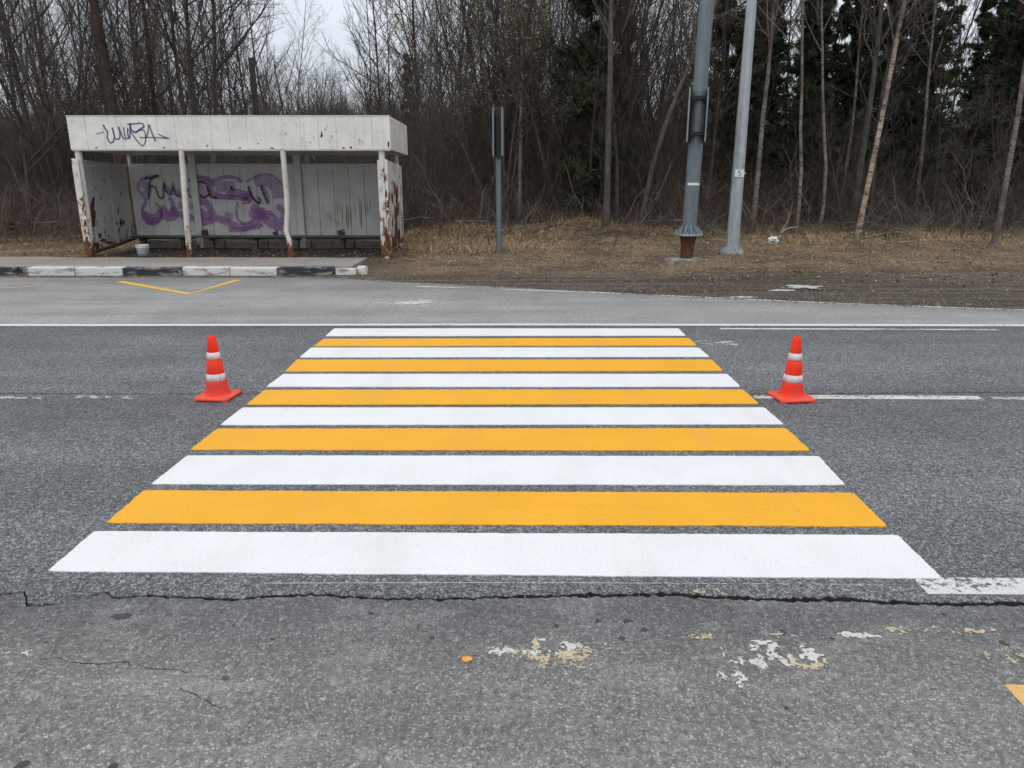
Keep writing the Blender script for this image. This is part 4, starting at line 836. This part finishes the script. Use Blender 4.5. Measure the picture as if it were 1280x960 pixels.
def spruce(seed, h, r, wmax, n1=150, low=.02):
    g = np.random.default_rng(seed); P, R = trunk_line(h, r, .01, .008, 12, (0, 0), g)
    t = np.sort(low + (1 - low) * g.random(n1) ** .85); n = n1; z = t * h - .2; az = g.random(n) * 6.28; L = wmax * (1.03 - t) ** .8 * g.uniform(.55, 1.15, n) * np.where(t < .25, .55 + 1.6 * t, 1); k = 7
    p = np.stack([np.zeros(n), np.zeros(n), z], 1); p[:, :2] += P[0, np.minimum((t * 11).astype(int), 11), :2]; D = np.stack([np.cos(az), np.sin(az), .25 - .35 * (1 - t)], 1); out_ = [p]
    for j in range(k - 1): D = unit(D + np.array([0, 0, -.10 + .07 * j]) + g.normal(size=D.shape) * .05); p = p + D * (L / (k - 1))[:, None]; out_.append(p)
    Pa = np.stack(out_, 1); Ra = np.linspace(1, .25, k)[None] * (.008 + .012 * (1 - t))[:, None]
    Pb, Rb = spawn(Pa, Ra, 16, .12, 1.0, 55, lambda t_, L_: np.maximum(L_ * .30 * (1.15 - t_), .16), 3, -.25, .14, .5, .003, g)
    # needle sprays: narrow blades hanging on both branch orders
    def sprays(Pp, m, ln, wd):
        nn, kk, _ = Pp.shape; tt = g.random((nn, m)) * (kk - 1.001); i = tt.astype(int); fr = (tt - i)[..., None]; ar = np.arange(nn)[:, None]; q = (Pp[ar, i] * (1 - fr) + Pp[ar, i + 1] * fr).reshape(-1, 3); T = unit(Pp[ar, i + 1] - Pp[ar, i]).reshape(-1, 3)
        d = unit(T * .8 + g.normal(size=T.shape) * .55 + np.array([0, 0, -.28])); s = unit(np.cross(d, g.normal(size=d.shape))); l = ln * g.uniform(.5, 1.3, (len(q), 1)); ww = wd * g.uniform(.6, 1.2, (len(q), 1))
        v = np.stack([q, q + d * l * .5 + s * ww, q + d * l, q + d * l * .5 - s * ww], 1).reshape(-1, 3); return v, np.arange(len(v)).reshape(-1, 4)
    mt = np_mesh('trunk', *join([tubes(P, R, 8), tubes(Pa, Ra, 3)]), M['bark_dark'], True)
    mc = np_mesh('crown', *join([sprays(Pb, 26, .17, .017), sprays(Pa, 70, .21, .018)]), M['needle']); return mt, mc, None
def ground_z(x, y): return H2(x, y) if y > 8.7 else 0
def plant(name, meshes, x, y, rz, s, label, cat, group, sz=1.0, tilt=(0, 0), z=None):
    o = empty(name, (x, y, (ground_z(x, y) if z is None else z)), label, cat, group); o.rotation_euler = (tilt[0], tilt[1], rz); o.scale = (s, s, s * sz)
    for nm, m in zip(('trunk', 'crown', 'buds'), meshes):
        if m: link_mesh(nm, m, o)
    return o
V_bare = [bare_tree(100 + i, h, r, ln, wb, n1, 7, 6, t0, a1, up, mat='bark') for i, (h, r, ln, wb, n1, t0, a1, up) in enumerate([
    (12.5, .062, .05, .045, 30, .24, 40, .5), (11.5, .05, .10, .06, 28, .18, 38, .6), (13.5, .075, .03, .035, 32, .26, 45, .4), (10.5, .042, .14, .07, 26, .15, 36, .6), (12, .055, .06, .06, 30, .12, 40, .5)])]
V_birch = [bare_tree(200 + i, h, r * .7, ln, wb * 1.5, n1, 8, 7, t0, a1, up, mat='birch_grey', rt=.003) for i, (h, r, ln, wb, n1, t0, a1, up) in enumerate([(12.5, .075, .04, .02, 32, .33, 38, .25), (13, .085, .03, .02, 34, .38, 40, .2), (11.5, .06, .05, .03, 28, .3, 38, .3)])]
V_clump = [bare_tree(300 + i, h, .075, .05, .05, 13, 7, 6, .25, 38, .5, kstem=ks, spread=sp_, mat='bark') for i, (h, ks, sp_) in enumerate([(10.5, 7, .34), (9.5, 6, .26), (11, 5, .22)])]
V_bud = [bare_tree(340, 10.0, .065, .05, .05, 13, 7, 7, .3, 40, .45, kstem=6, spread=.42, mat='bark', buds=True)]
V_sapl = [bare_tree(400 + i, 4.6, .022, .08, .05, 14, 5, 4, .12, 40, .5, mat='bark', kstem=3, spread=.2, rt=.003) for i in range(3)]
V_spruce = [spruce(500, 14, .12, 2.1, 150), spruce(502, 15.5, .14, 2.4, 165), spruce(503, 11, .08, 1.35, 110)]

def at(px, Y): return V(px, 300, Y)[0]
# --- named foreground trees: base x in the photo, distance, lean towards +x (metres per metre), radius handled by the mesh
def lean_tree(name, seed, px, Y, lx_, h, r, mat, label, t0=.35, wob=.018, n1=26, group=None, cat='tree', ly_=0.0, curve=0):
    m = bare_tree(seed, h, r * .82, abs(lx_) + .0001, wob * 1.5, n1, 6, 6, t0, 38, .3, mat=mat, straight=0 if lx_ >= 0 else PI, rt=.003, curve=curve)
    return plant(name, m, at(px, Y), Y, 0, 1, label, cat, group)
lean_tree('birch_tree', 21, 1070, 16.6, .028, 10.5, .072, 'birch', 'nearest pale birch standing alone at the forest edge right of the lamp post', .40, .010, 30)
lean_tree('birch_tree', 22, 994, 18.2, .045, 10, .055, 'birch_grey', 'slim birch with mottled trunk just right of the bleached fallen branch', .42, .03)
lean_tree('birch_tree', 23, 1022, 19.5, .05, 10, .055, 'birch_grey', 'thin curved birch between the slim mottled birch and the nearest pale birch', .45, .03)
lean_tree('birch_tree', 24, 1044, 23.5, .02, 11, .06, 'birch_grey', 'farther thin birch just left of the nearest pale birch', .45, .02)
lean_tree('birch_tree', 25, 1242, 16.4, .045, 10.5, .075, 'birch_grey', 'leaning grey birch near the right edge of the photo', .45, .015)
lean_tree('birch_tree', 26, 1141, 22.5, .05, 11, .065, 'birch_grey', 'slender leaning birch against the sky gap left of the big right spruce', .35, .02)
lean_tree('birch_tree', 27, 938, 20, .03, 11, .085, 'birch_grey', 'birch standing directly behind the lamp post at its right', .4, .02)
lean_tree('bare_tree', 28, 1062, 21, .03, 11.5, .11, 'bark_grey', 'thick grey trunk directly behind the nearest pale birch', .35, .015, 30)
lean_tree('bare_tree', 29, 757, 19.2, -.003, 11.5, .105, 'bark_grey', 'upright grey trunk midway between the sign post and the thick mast', .35, .012, 30)
lean_tree('bare_tree', 30, 797, 19.6, .13, 10, .085, 'bark_grey', 'grey tree leaning right just left of the thick mast', .4, .03, 24)
lean_tree('birch_tree', 31, 648, 21.5, .03, 11.5, .075, 'birch_grey', 'pale spotted birch just right of the sign post', .45, .02)
lean_tree('bare_tree', 32, 772, 20.6, -.10, 10.5, .08, 'bark', 'dark tree leaning left from beside the upright grey trunk', .3, .03, 24)
lean_tree('bare_tree', 33, 705, 19.9, -.32, 6.0, .07, 'bark_dark', 'dark dead stem leaning steeply left behind the sign post', .5, .03, 9)
lean_tree('pine_tree', 34, 171, 21.5, -.06, 13, .235, 'bark_dark', 'thick dark brown leaning trunk rising behind the left end of the shelter', .72, .012, 16)
lean_tree('bare_tree', 35, 212, 23, -.08, 12, .11, 'bark_dark', 'brown trunk beside the thick dark leaning trunk behind the shelter', .6, .03, 18)
lean_tree('bare_tree', 36, 66, 23, -.06, 12, .12, 'bark', 'stout dark trunk at the far left of the photo behind the kerb', .4, .03, 26)
lean_tree('bare_tree', 37, 250, 24, .015, 12, .09, 'bark', 'straight dark trunk behind the second shelter post', .4, .03, 28)
plant('willow_tree', V_clump[0], at(742, 21.4), 21.4, .4, 1.0, 'wide fan of many dark willow stems behind the mound near the mast', 'tree', None)
plant('willow_tree', V_clump[1], at(705, 22.6), 22.6, 2.2, 1.0, 'dense many stemmed willow clump behind the dead leaning stem', 'tree', None)
plant('willow_tree', V_bud[0], at(630, 22), 22, 1.0, .95, 'arching willow with pale green buds between the shelter and the sign post', 'tree', None)
plant('willow_tree', V_clump[2], at(612, 26), 26, 4.0, 1.0, 'upright willow clump with crowded stems just right of the shelter', 'tree', None)
plant('willow_tree', V_clump[0], at(830, 23.5), 23.5, 3.1, .95, 'willow clump directly behind the thick mast', 'tree', None)
plant('willow_tree', V_clump[1], at(640, 25.5), 25.5, 5.0, 1.1, 'tall willow clump behind the sign post', 'tree', None)
plant('willow_tree', V_clump[2], at(90, 22.5), 22.5, 1.2, 1.0, 'bushy willow clump beyond the left end of the shelter', 'tree', None)
def sp(px, Y, v, s, lab, rz=0): plant('spruce_tree', V_spruce[v], at(px, Y), Y, rz, s, lab, 'spruce', None)
sp(1225, 23.5, 1, .95, 'tall broad dark spruce near the right edge of the photo', 1)
sp(1045, 28, 0, .82, 'large dark spruce behind the nearest pale birch', 2)
sp(1112, 27, 1, .90, 'broad dark spruce just left of the sky gap at right', 3)
sp(1000, 29, 2, .74, 'spruce with pointed top between the lamp post and the large dark spruce', 4)
sp(895, 27.5, 0, .78, 'dark spruce showing between the mast and the lamp post', 5)
sp(738, 20.9, 2, .92, 'narrow green spruce rising behind the upright grey trunk', 0)
sp(760, 31, 2, 1.05, 'second narrow spruce farther back beside the narrow green one', 2)
sp(1290, 23, 0, 1.0, 'dark spruce cut by the right edge of the photo', 3)
sp(930, 29, 2, 1.15, 'slender spruce directly behind the lamp post', 1)
sp(520, 45, 2, .7, 'distant small spruce low behind the right end of the shelter', 1)
# --- the forest crowd
fr_ = random.Random(77); placed = []
def crowd(n, px0, px1, y0, y1, kinds, name, label, place, cat, dsplit, smin=.85, smax=1.15, gap=None, dmin=.55):
    k = 0; tries = 0
    while k < n and tries < n * 40:
        tries += 1; Y = y0 + (y1 - y0) * fr_.random() ** .9; px = fr_.uniform(px0, px1)
        if gap and gap[0] < px < gap[1]: continue
        if 305 < px < 565 and Y < 35 and name != 'sapling': continue
        if 372 < px < 520 and Y < 44 and name != 'sapling': continue
        x = at(px, Y)
        if any((x - a) ** 2 + (Y - b) ** 2 < dmin ** 2 for a, b in placed): continue
        placed.append((x, Y)); s = fr_.uniform(smin, smax)
        lab = label + (', %s, %s' % (DEP(Y, dsplit), place(px, Y)) if place else '')
        plant(name, fr_.choice(kinds), x, Y, fr_.uniform(0, 6.28), s, lab, cat, lab.replace('tree,', 'trees,').replace('spruce,', 'spruces,'), fr_.uniform(.9, 1.12), (fr_.gauss(0, .02), fr_.gauss(0, .03))); k += 1
DEP = lambda Y, a: 'near front' if Y < a else 'deeper in'
def place_left(px, Y): return ('left of the shelter' if px < 85 else 'above the left part of the shelter roof' if px < 230 else 'above the right part of the shelter roof')
def place_mid(px, Y): return ('between the shelter and the sign post' if px < 625 else 'between the sign post and the upright grey trunk' if px < 755 else 'between the upright grey trunk and the mast')
def place_right(px, Y): return ('just right of the lamp post' if px < 1060 else 'between the nearest pale birch and the sky gap' if px < 1180 else 'near the right edge of the photo')
crowd(82, -120, 388, 20.5, 50, V_bare + V_birch[:1], 'bare_tree', 'thin leafless tree', place_left, 'tree', 26)
crowd(5, 388, 450, 44, 60, V_bare[1:2] + V_birch[2:3], 'bare_tree', 'small distant leafless tree in the low sky gap right of the shelter', None, 'tree', 26, .5, .72)
crowd(80, 475, 865, 22.5, 50, V_bare + V_birch[2:], 'bare_tree', 'thin leafless tree', place_mid, 'tree', 28)
crowd(24, 870, 1400, 20.5, 36, V_birch + V_bare[:2], 'birch_tree', 'thin leafless birch among spruces', place_right, 'tree', 26, gap=(1165, 1195))
crowd(30, 840, 1500, 29, 52, V_spruce, 'spruce_tree', 'dark spruce', place_right, 'spruce', 34, .6, .88, gap=(1150, 1190), dmin=1.6)
crowd(24, 870, 1420, 23.0, 31, V_spruce, 'spruce_tree', 'dark spruce', place_right, 'spruce', 27, .42, .62, gap=(1150, 1195), dmin=1.5)
crowd(40, -100, 860, 20.0, 28, V_sapl, 'sapling', 'low leafless sapling clump', lambda a, b: place_left(a, b).replace('above', 'behind').replace(' roof', '') if a < 500 else place_mid(a, b), 'sapling', 23, .7, 1.3)
crowd(18, 870, 1350, 19.5, 27, V_sapl, 'sapling', 'low leafless sapling clump', place_right, 'sapling', 23, .6, 1.0)
# dead broken stem behind the shelter
c = (at(335, 26), 26); mb = MB(); mb.tube([(c[0], c[1], 0), (c[0] - .02, c[1], 3), (c[0] - .03, c[1], 5.2)], [.12, .10, .095], 9); tag(mb.build('tree_stump', M['bark']), 'tall snapped dark stump rising above the shelter roof at its middle', 'tree stump')

# ------------------------------------------------------------------ brushwood, grass, litter
def brush_patch(n, x0, x1, y0, y1, hmin, hmax, name, label, r0=.005, mat='brush', ntw=3, seed=1, skip=None):
    g = np.random.default_rng(seed); x = g.uniform(x0, x1, n); y = y0 + (y1 - y0) * g.random(n) ** 1.2
    z = np.array([ground_z(a, b) for a, b in zip(x, y)]) - .03; keep = np.array([not (skip and skip(a, b)) for a, b in zip(x, y)]); x, y, z = x[keep], y[keep], z[keep]; n = len(x)
    p = np.stack([x, y, z], 1); D = unit(np.stack([g.normal(0, .33, n), g.normal(0, .33, n), np.ones(n)], 1)); hh = g.uniform(hmin, hmax, n) * (.6 + .4 * np.abs(np.sin(x * .8 + y * .5))); out_ = [p]; k = 4
    for j in range(k - 1): D = unit(D + g.normal(size=D.shape) * .18); p = p + D * (hh / (k - 1))[:, None]; out_.append(p)
    P = np.stack(out_, 1); R = r0 * g.uniform(.6, 1.5, (n, 1)) * np.linspace(1, .3, k)[None]
    Pb, Rb = spawn(P, R, ntw, .2, .95, 40, lambda t, L: L * .42, 3, .2, .15, .6, .0022, g)
    return tag(link_mesh(name, np_mesh(name, *join([tubes(P, R, 3), tubes(Pb, Rb, 3)]), M[mat])), label, 'undergrowth', kind='stuff')
in_sh = lambda a, b: -8.7 < a < -2.3 and b < 17.4
def scatter(o, x0, x1, y0, y1, z, density, seed, smin=.7, smax=1.2):
    """the object's own clump repeated over a rectangle of ground"""
    ng = bpy.data.node_groups.new(o.name, 'GeometryNodeTree'); ng.interface.new_socket('Geometry', in_out='INPUT', socket_type='NodeSocketGeometry'); ng.interface.new_socket('Geometry', in_out='OUTPUT', socket_type='NodeSocketGeometry')
    gi = ng.nodes.new('NodeGroupInput'); go = ng.nodes.new('NodeGroupOutput'); gr = ng.nodes.new('GeometryNodeMeshGrid'); gr.inputs['Size X'].default_value = x1 - x0; gr.inputs['Size Y'].default_value = y1 - y0; gr.inputs['Vertices X'].default_value = 2; gr.inputs['Vertices Y'].default_value = 2
    tf = ng.nodes.new('GeometryNodeTransform'); tf.inputs['Translation'].default_value = ((x0 + x1) / 2, (y0 + y1) / 2, z); dp = ng.nodes.new('GeometryNodeDistributePointsOnFaces'); dp.inputs['Density'].default_value = density; dp.inputs['Seed'].default_value = seed
    ip = ng.nodes.new('GeometryNodeInstanceOnPoints'); rv = ng.nodes.new('FunctionNodeRandomValue'); rv.data_type = 'FLOAT_VECTOR'; rv.inputs[0].default_value = (0, 0, 0); rv.inputs[1].default_value = (.08, .08, 6.28); rs = ng.nodes.new('FunctionNodeRandomValue'); rs.data_type = 'FLOAT'; rs.inputs[2].default_value = smin; rs.inputs[3].default_value = smax
    L = ng.links.new; L(gr.outputs['Mesh'], tf.inputs['Geometry']); L(tf.outputs[0], dp.inputs['Mesh']); L(dp.outputs['Points'], ip.inputs['Points']); L(gi.outputs[0], ip.inputs['Instance']); L(rv.outputs[0], ip.inputs['Rotation']); L(rs.outputs[1], ip.inputs['Scale']); L(ip.outputs[0], go.inputs[0])
    md = o.modifiers.new('scatter', 'NODES'); md.node_group = ng
def clump(n, rad_, hmin, hmax, r0, nt, seed, k=5, tilt=.3, wob=.16, nt2=0, rm=.0022):
    g = np.random.default_rng(seed); a = g.random(n) * 6.28; q = rad_ * np.sqrt(g.random(n)); p = np.stack([q * np.cos(a), q * np.sin(a), np.full(n, -.25)], 1); D = unit(np.stack([g.normal(0, tilt, n), g.normal(0, tilt, n), np.ones(n)], 1)); hh = g.uniform(hmin, hmax, n); out_ = [p]
    for j in range(k - 1): D = unit(D + g.normal(size=D.shape) * wob + np.array([0, 0, .05])); p = p + D * (hh / (k - 1))[:, None]; out_.append(p)
    P = np.stack(out_, 1); Rr = r0 * g.uniform(.6, 1.5, (n, 1)) * np.linspace(1, .25, k)[None]; Pb, Rb = spawn(P, Rr, nt, .2, .97, 42, lambda t, L: L * .38 * (1.1 - .6 * t), 4, .25, .14, .55, rm, g); parts = [tubes(P, Rr, 4 if r0 > .02 else 3), tubes(Pb, Rb, 3)]
    if nt2: Pc, Rc = spawn(Pb, Rb, nt2, .2, .97, 42, lambda t, L: L * .42, 3, .1, .14, .6, rm, g); parts.append(tubes(Pc, Rc, 3))
    return join(parts)
def brush(name, label, mesh, mat, *sc, **kw):
    o = tag(link_mesh(name, np_mesh(name, *mesh, M[mat])), label, 'undergrowth', kind='stuff'); scatter(o, *sc, **kw); return o
brush('brushwood', 'dense leafless red brown undergrowth along the forest floor', clump(120, 1.4, .5, 2.3, .0075, 5, 1, 6, .5, .26, rm=.003), 'brush', -27, 27, 19.8, 29, .12, .34, 3)
brush('dead_branches', 'tangle of fallen grey branches on the forest floor', clump(34, 1.6, .6, 2.4, .014, 5, 9, 6, 2.4, .22, rm=.004), 'deadgrey', -24, 24, 18.8, 26, .26, .30, 11)
brush('brushwood_deep', 'tall tangled undergrowth deep in the forest', clump(130, 2.2, 1.3, 3.8, .012, 6, 2, 6, nt2=3, rm=.003), 'twig', -42, 7.5, 23.5, 56, .3, .13, 5)
brush('distant_forest', 'far wood of leafless trees closing the view behind the thicket', clump(26, 5, 3.5, 7.5, .055, 16, 4, 7, .06, .05, 5, .006), 'twig', -85, 85, 56, 100, .3, .045, 7)
brush_patch(1500, -22, -8.8, 17.2, 21, .5, 1.8, 'brushwood_left', 'brown scrub beside the left end of the shelter', .005, seed=3, skip=in_sh)
brush_patch(2200, -2.2, 20, 18.0, 20.5, .15, .75, 'brushwood_edge', 'low dry stems along the edge of the forest', .003, seed=4, ntw=2)
def blades(n, fx, name, mat, label, cat, hmin, hmax, wd, flat, seed):
    g = np.random.default_rng(seed); pts = []
    r = random.Random(seed)
    while len(pts) < n:
        q = fx(r)
        if q: pts.append(q)
    q = np.array(pts); n = len(q); z = np.array([ground_z(a, b) for a, b in q[:, :2]]); p = np.stack([q[:, 0], q[:, 1], z - .01], 1); hh = g.uniform(hmin, hmax, n) * q[:, 2]
    az = g.random(n) * 6.28; el = np.clip(g.normal(flat, .35, n), .05, 1.5); d = np.stack([np.cos(az) * np.cos(el), np.sin(az) * np.cos(el), np.sin(el)], 1); d2 = unit(d + np.array([0, 0, -.7]) * g.uniform(.3, 1, (n, 1)))
    s = np.stack([-np.sin(az), np.cos(az), g.normal(0, .4, n)], 1) * wd * g.uniform(.6, 1.4, (n, 1)); m = p + d * (hh * .55)[:, None]; tpt = m + d2 * (hh * .45)[:, None]; tpt[:, 2] = np.maximum(tpt[:, 2], z + .004)
    v = np.stack([p - s, p + s, m + s * .7, m - s * .7, tpt], 1).reshape(-1, 3); i = np.arange(n)[:, None] * 5; f = np.concatenate([i + np.array([[0, 1, 2]]), i + np.array([[0, 2, 3]]), i + np.array([[3, 2, 4]])])
    return tag(link_mesh(name, np_mesh(name, v, f, M[mat])), label, cat, kind='stuff')
def verge_pt(r):
    x = r.uniform(-3.0, 17); y = 12.2 + 9.3 * r.random() ** .8
    d = y - E(x)
    if d < 1.2 or (x < -2.2 and y > 14.9 and y < 17.3): return None
    k = min(1, (d - 1.0) / 1.3) * (.16 + .84 * (fbm(x, y, 3, 4, 1.1) > -.05)); 
    if r.random() > k: return None
    return (x, y, .45 + .55 * min(1, max(0, (y - 15.5) / 3)))
blades(80000, verge_pt, 'dry_grass', 'straw', 'matted dry straw grass on the verge beyond the road', 'grass', .04, .17, .0035, .28, 5)
def left_pt(r):
    x = r.uniform(-20, -2.2); y = r.uniform(14.5, 20.5)
    if -8.35 < x < -2.65 and 14.75 < y < 17: 
        if r.random() > .18: return None
    if fbm(x, y, 7, 3, .9) < -.25: return None
    return (x, y, .8)
blades(20000, left_pt, 'green_grass', 'green', 'short greenish grass around the shelter and the left verge', 'grass', .04, .16, .0035, .75, 6)
def tuft_pt(r):
    cx, cy = r.choice([(1.6, 19.3), (-1.4, 18.9), (.2, 18.2), (-1.9, 17.9), (3.4, 19.0), (6.5, 17.8), (10, 18), (-2.0, 16.2), (-.2, 16.3)]); x = r.gauss(cx, .55); y = r.gauss(cy, .35)
    return (x, y, 1.0) if y > 15.5 and not in_sh(x, y) else None
blades(9000, tuft_pt, 'grass_tufts', 'straw', 'longer tufts of bleached dead grass on the low mounds', 'grass', .12, .36, .003, .6, 7)
def litter(n, seed):
    g = random.Random(seed); vs, fs = [], []
    for k in range(n):
        x = g.uniform(-16, 18); y = 11 + 12 * g.random(); d = y - E(x)
        if d < .9 or (x < -2.75 and y < 14.7) or (d < 2.2 and g.random() < .75): continue
        z = ground_z(x, y) + g.uniform(.004, .03); s = g.uniform(.012, .035); a = g.uniform(0, 6.28); t1, t2 = g.gauss(0, .35), g.gauss(0, .35); b = len(vs)
        for j, rr_ in enumerate((1, .6, 1, .6)): an = a + j * PI / 2; dx, dy = s * rr_ * math.cos(an), s * rr_ * math.sin(an); vs.append((x + dx, y + dy, z + dx * t1 + dy * t2))
        fs.append([b, b + 1, b + 2, b + 3])
    return tag(link_mesh('leaf_litter', np_mesh('leaf_litter', vs, fs, M['leaf'])), 'scattered fallen brown leaves on the verge', 'leaf litter', kind='stuff')
litter(26000, 8)
def clods(n, seed):
    g = random.Random(seed); vs, fs = [], []
    for k in range(n):
        x = g.uniform(-14, 15); e = E(x); y = e + abs(g.gauss(0, 1.1)) - .15
        if x < -2.8: y = 12.86 - abs(g.gauss(0, .12))
        s = g.uniform(.006, .022) * (1.4 if g.random() < .06 else 1); z = max(ground_z(x, y), .0 if y < e else -1) ; b = len(vs)
        for j in range(5): an = j * 1.2566 + g.uniform(-.3, .3); vs.append((x + s * math.cos(an), y + s * math.sin(an), z - .003))
        vs.append((x + g.uniform(-.3, .3) * s, y, z + s * g.uniform(.5, .9))); fs += [[b + j, b + (j + 1) % 5, b + 5] for j in range(5)]
    return tag(link_mesh('dirt_clods', np_mesh('dirt_clods', vs, fs, M['clod'])), 'crumbs of dirt and pebbles along the far asphalt edge and the kerb', 'dirt', kind='stuff')
M['clod'] = straw('dirt_crumbs', [(.06, .045, .036), (.12, .095, .078), (.19, .165, .145), (.09, .07, .057)], 20)
clods(15000, 9)

# fallen branches and litter at the forest edge
def branch(name, pts, r, mat, label, twigs=6, seed=1, group=None):
    g = np.random.default_rng(seed); P = np.array(smooth_curve(pts, 4))[None]; k = P.shape[1]; R = (r * np.linspace(1, .3, k))[None]
    Pb, Rb = spawn(P, R, twigs, .2, 1, 45, lambda t, L: L * .35, 5, .2, .15, .55, .004, g)
    o = link_mesh(name, np_mesh(name, *join([tubes(P, R, 7), tubes(Pb, Rb, 4)]), mat)); return tag(o, label, 'branch', group)
Yb = 17.2
P = [V(962, 309, Yb), V(972, 300, Yb - .05), V(979, 289, Yb), V(988, 285, Yb), V(998, 283.5, Yb + .1)]; branch('fallen_branch', P, .034, M['deadwood'], 'bleached bent fallen branch sticking up beside the white plastic bag', 0)
P = [V(976, 294, Yb), V(980, 284, Yb), V(986, 272, Yb), V(985, 262, Yb)]; branch('fallen_branch', P, .016, M['deadwood'], 'thin upright bleached twig beside the bent fallen branch', 0)
c = V(966, 313, Yb - .05); rg = random.Random(4); mb = MB(); n = 14; rings = 7; vs = []
for i in range(rings):
    a = PI * (i + .5) / rings
    for k in range(n): b = 2 * PI * k / n; q = rg.uniform(.5, 1.3); vs.append((c[0] + .13 * math.sin(a) * math.cos(b) * q, Yb + .12 * math.sin(a) * math.sin(b) * q, ground_z(c[0], Yb) + .06 + .09 * math.cos(a) * q))
mb.add(vs, [[i * n + k, (i + 1) * n + k, (i + 1) * n + (k + 1) % n, i * n + (k + 1) % n] for i in range(rings - 1) for k in range(n)] + [list(range(n)), [(rings - 1) * n + k for k in range(n)][::-1]])
tag(mb.build('plastic_bag', M['bag']), 'crumpled white plastic bag on the verge right of the lamp post', 'plastic bag')
bs = [([V(505, 276, 19), V(530, 272, 19.2), V(560, 280, 19)], .03, 'grey fallen branch lying at the right end of the shelter'), ([V(570, 277, 19.5), V(590, 276, 19.5), V(612, 277, 19.4)], .02, 'pale short fallen branch left of the sign post'),
      ([V(655, 296, 18.6), V(700, 285, 19.2), V(740, 296, 18.8)], .03, 'dark arched fallen branch on the mound right of the sign post'), ([V(740, 300, 18.4), V(770, 288, 18.8), V(800, 298, 18.4)], .022, 'grey fallen branch at the foot of the upright grey trunk'),
      ([V(1120, 320, 17.0), V(1165, 311, 17.6), V(1215, 316, 17.3)], .018, 'pale fallen branch in the grass near the right edge of the photo'), ([V(1080, 302, 18), V(1120, 290, 18.5), V(1150, 300, 18)], .02, 'dark fallen branch behind the nearest pale birch'), ([V(882, 300, 18), V(905, 285, 18.5), V(925, 290, 18)], .015, 'thin arched branch between the mast and the lamp post')]
for i, (p, r, lab) in enumerate(bs): branch('fallen_branch', [(q[0], q[1], max(q[2], ground_z(q[0], q[1]) + .02)) for q in p], r, M['deadwood'] if 'pale' in lab else M['bark_grey'], lab, 7, i)
print('triangles', sum(sum(len(p.vertices) - 2 for p in m.polygons) if len(m.polygons) < 2000 else len(m.polygons) * 2 for m in bpy.data.meshes))
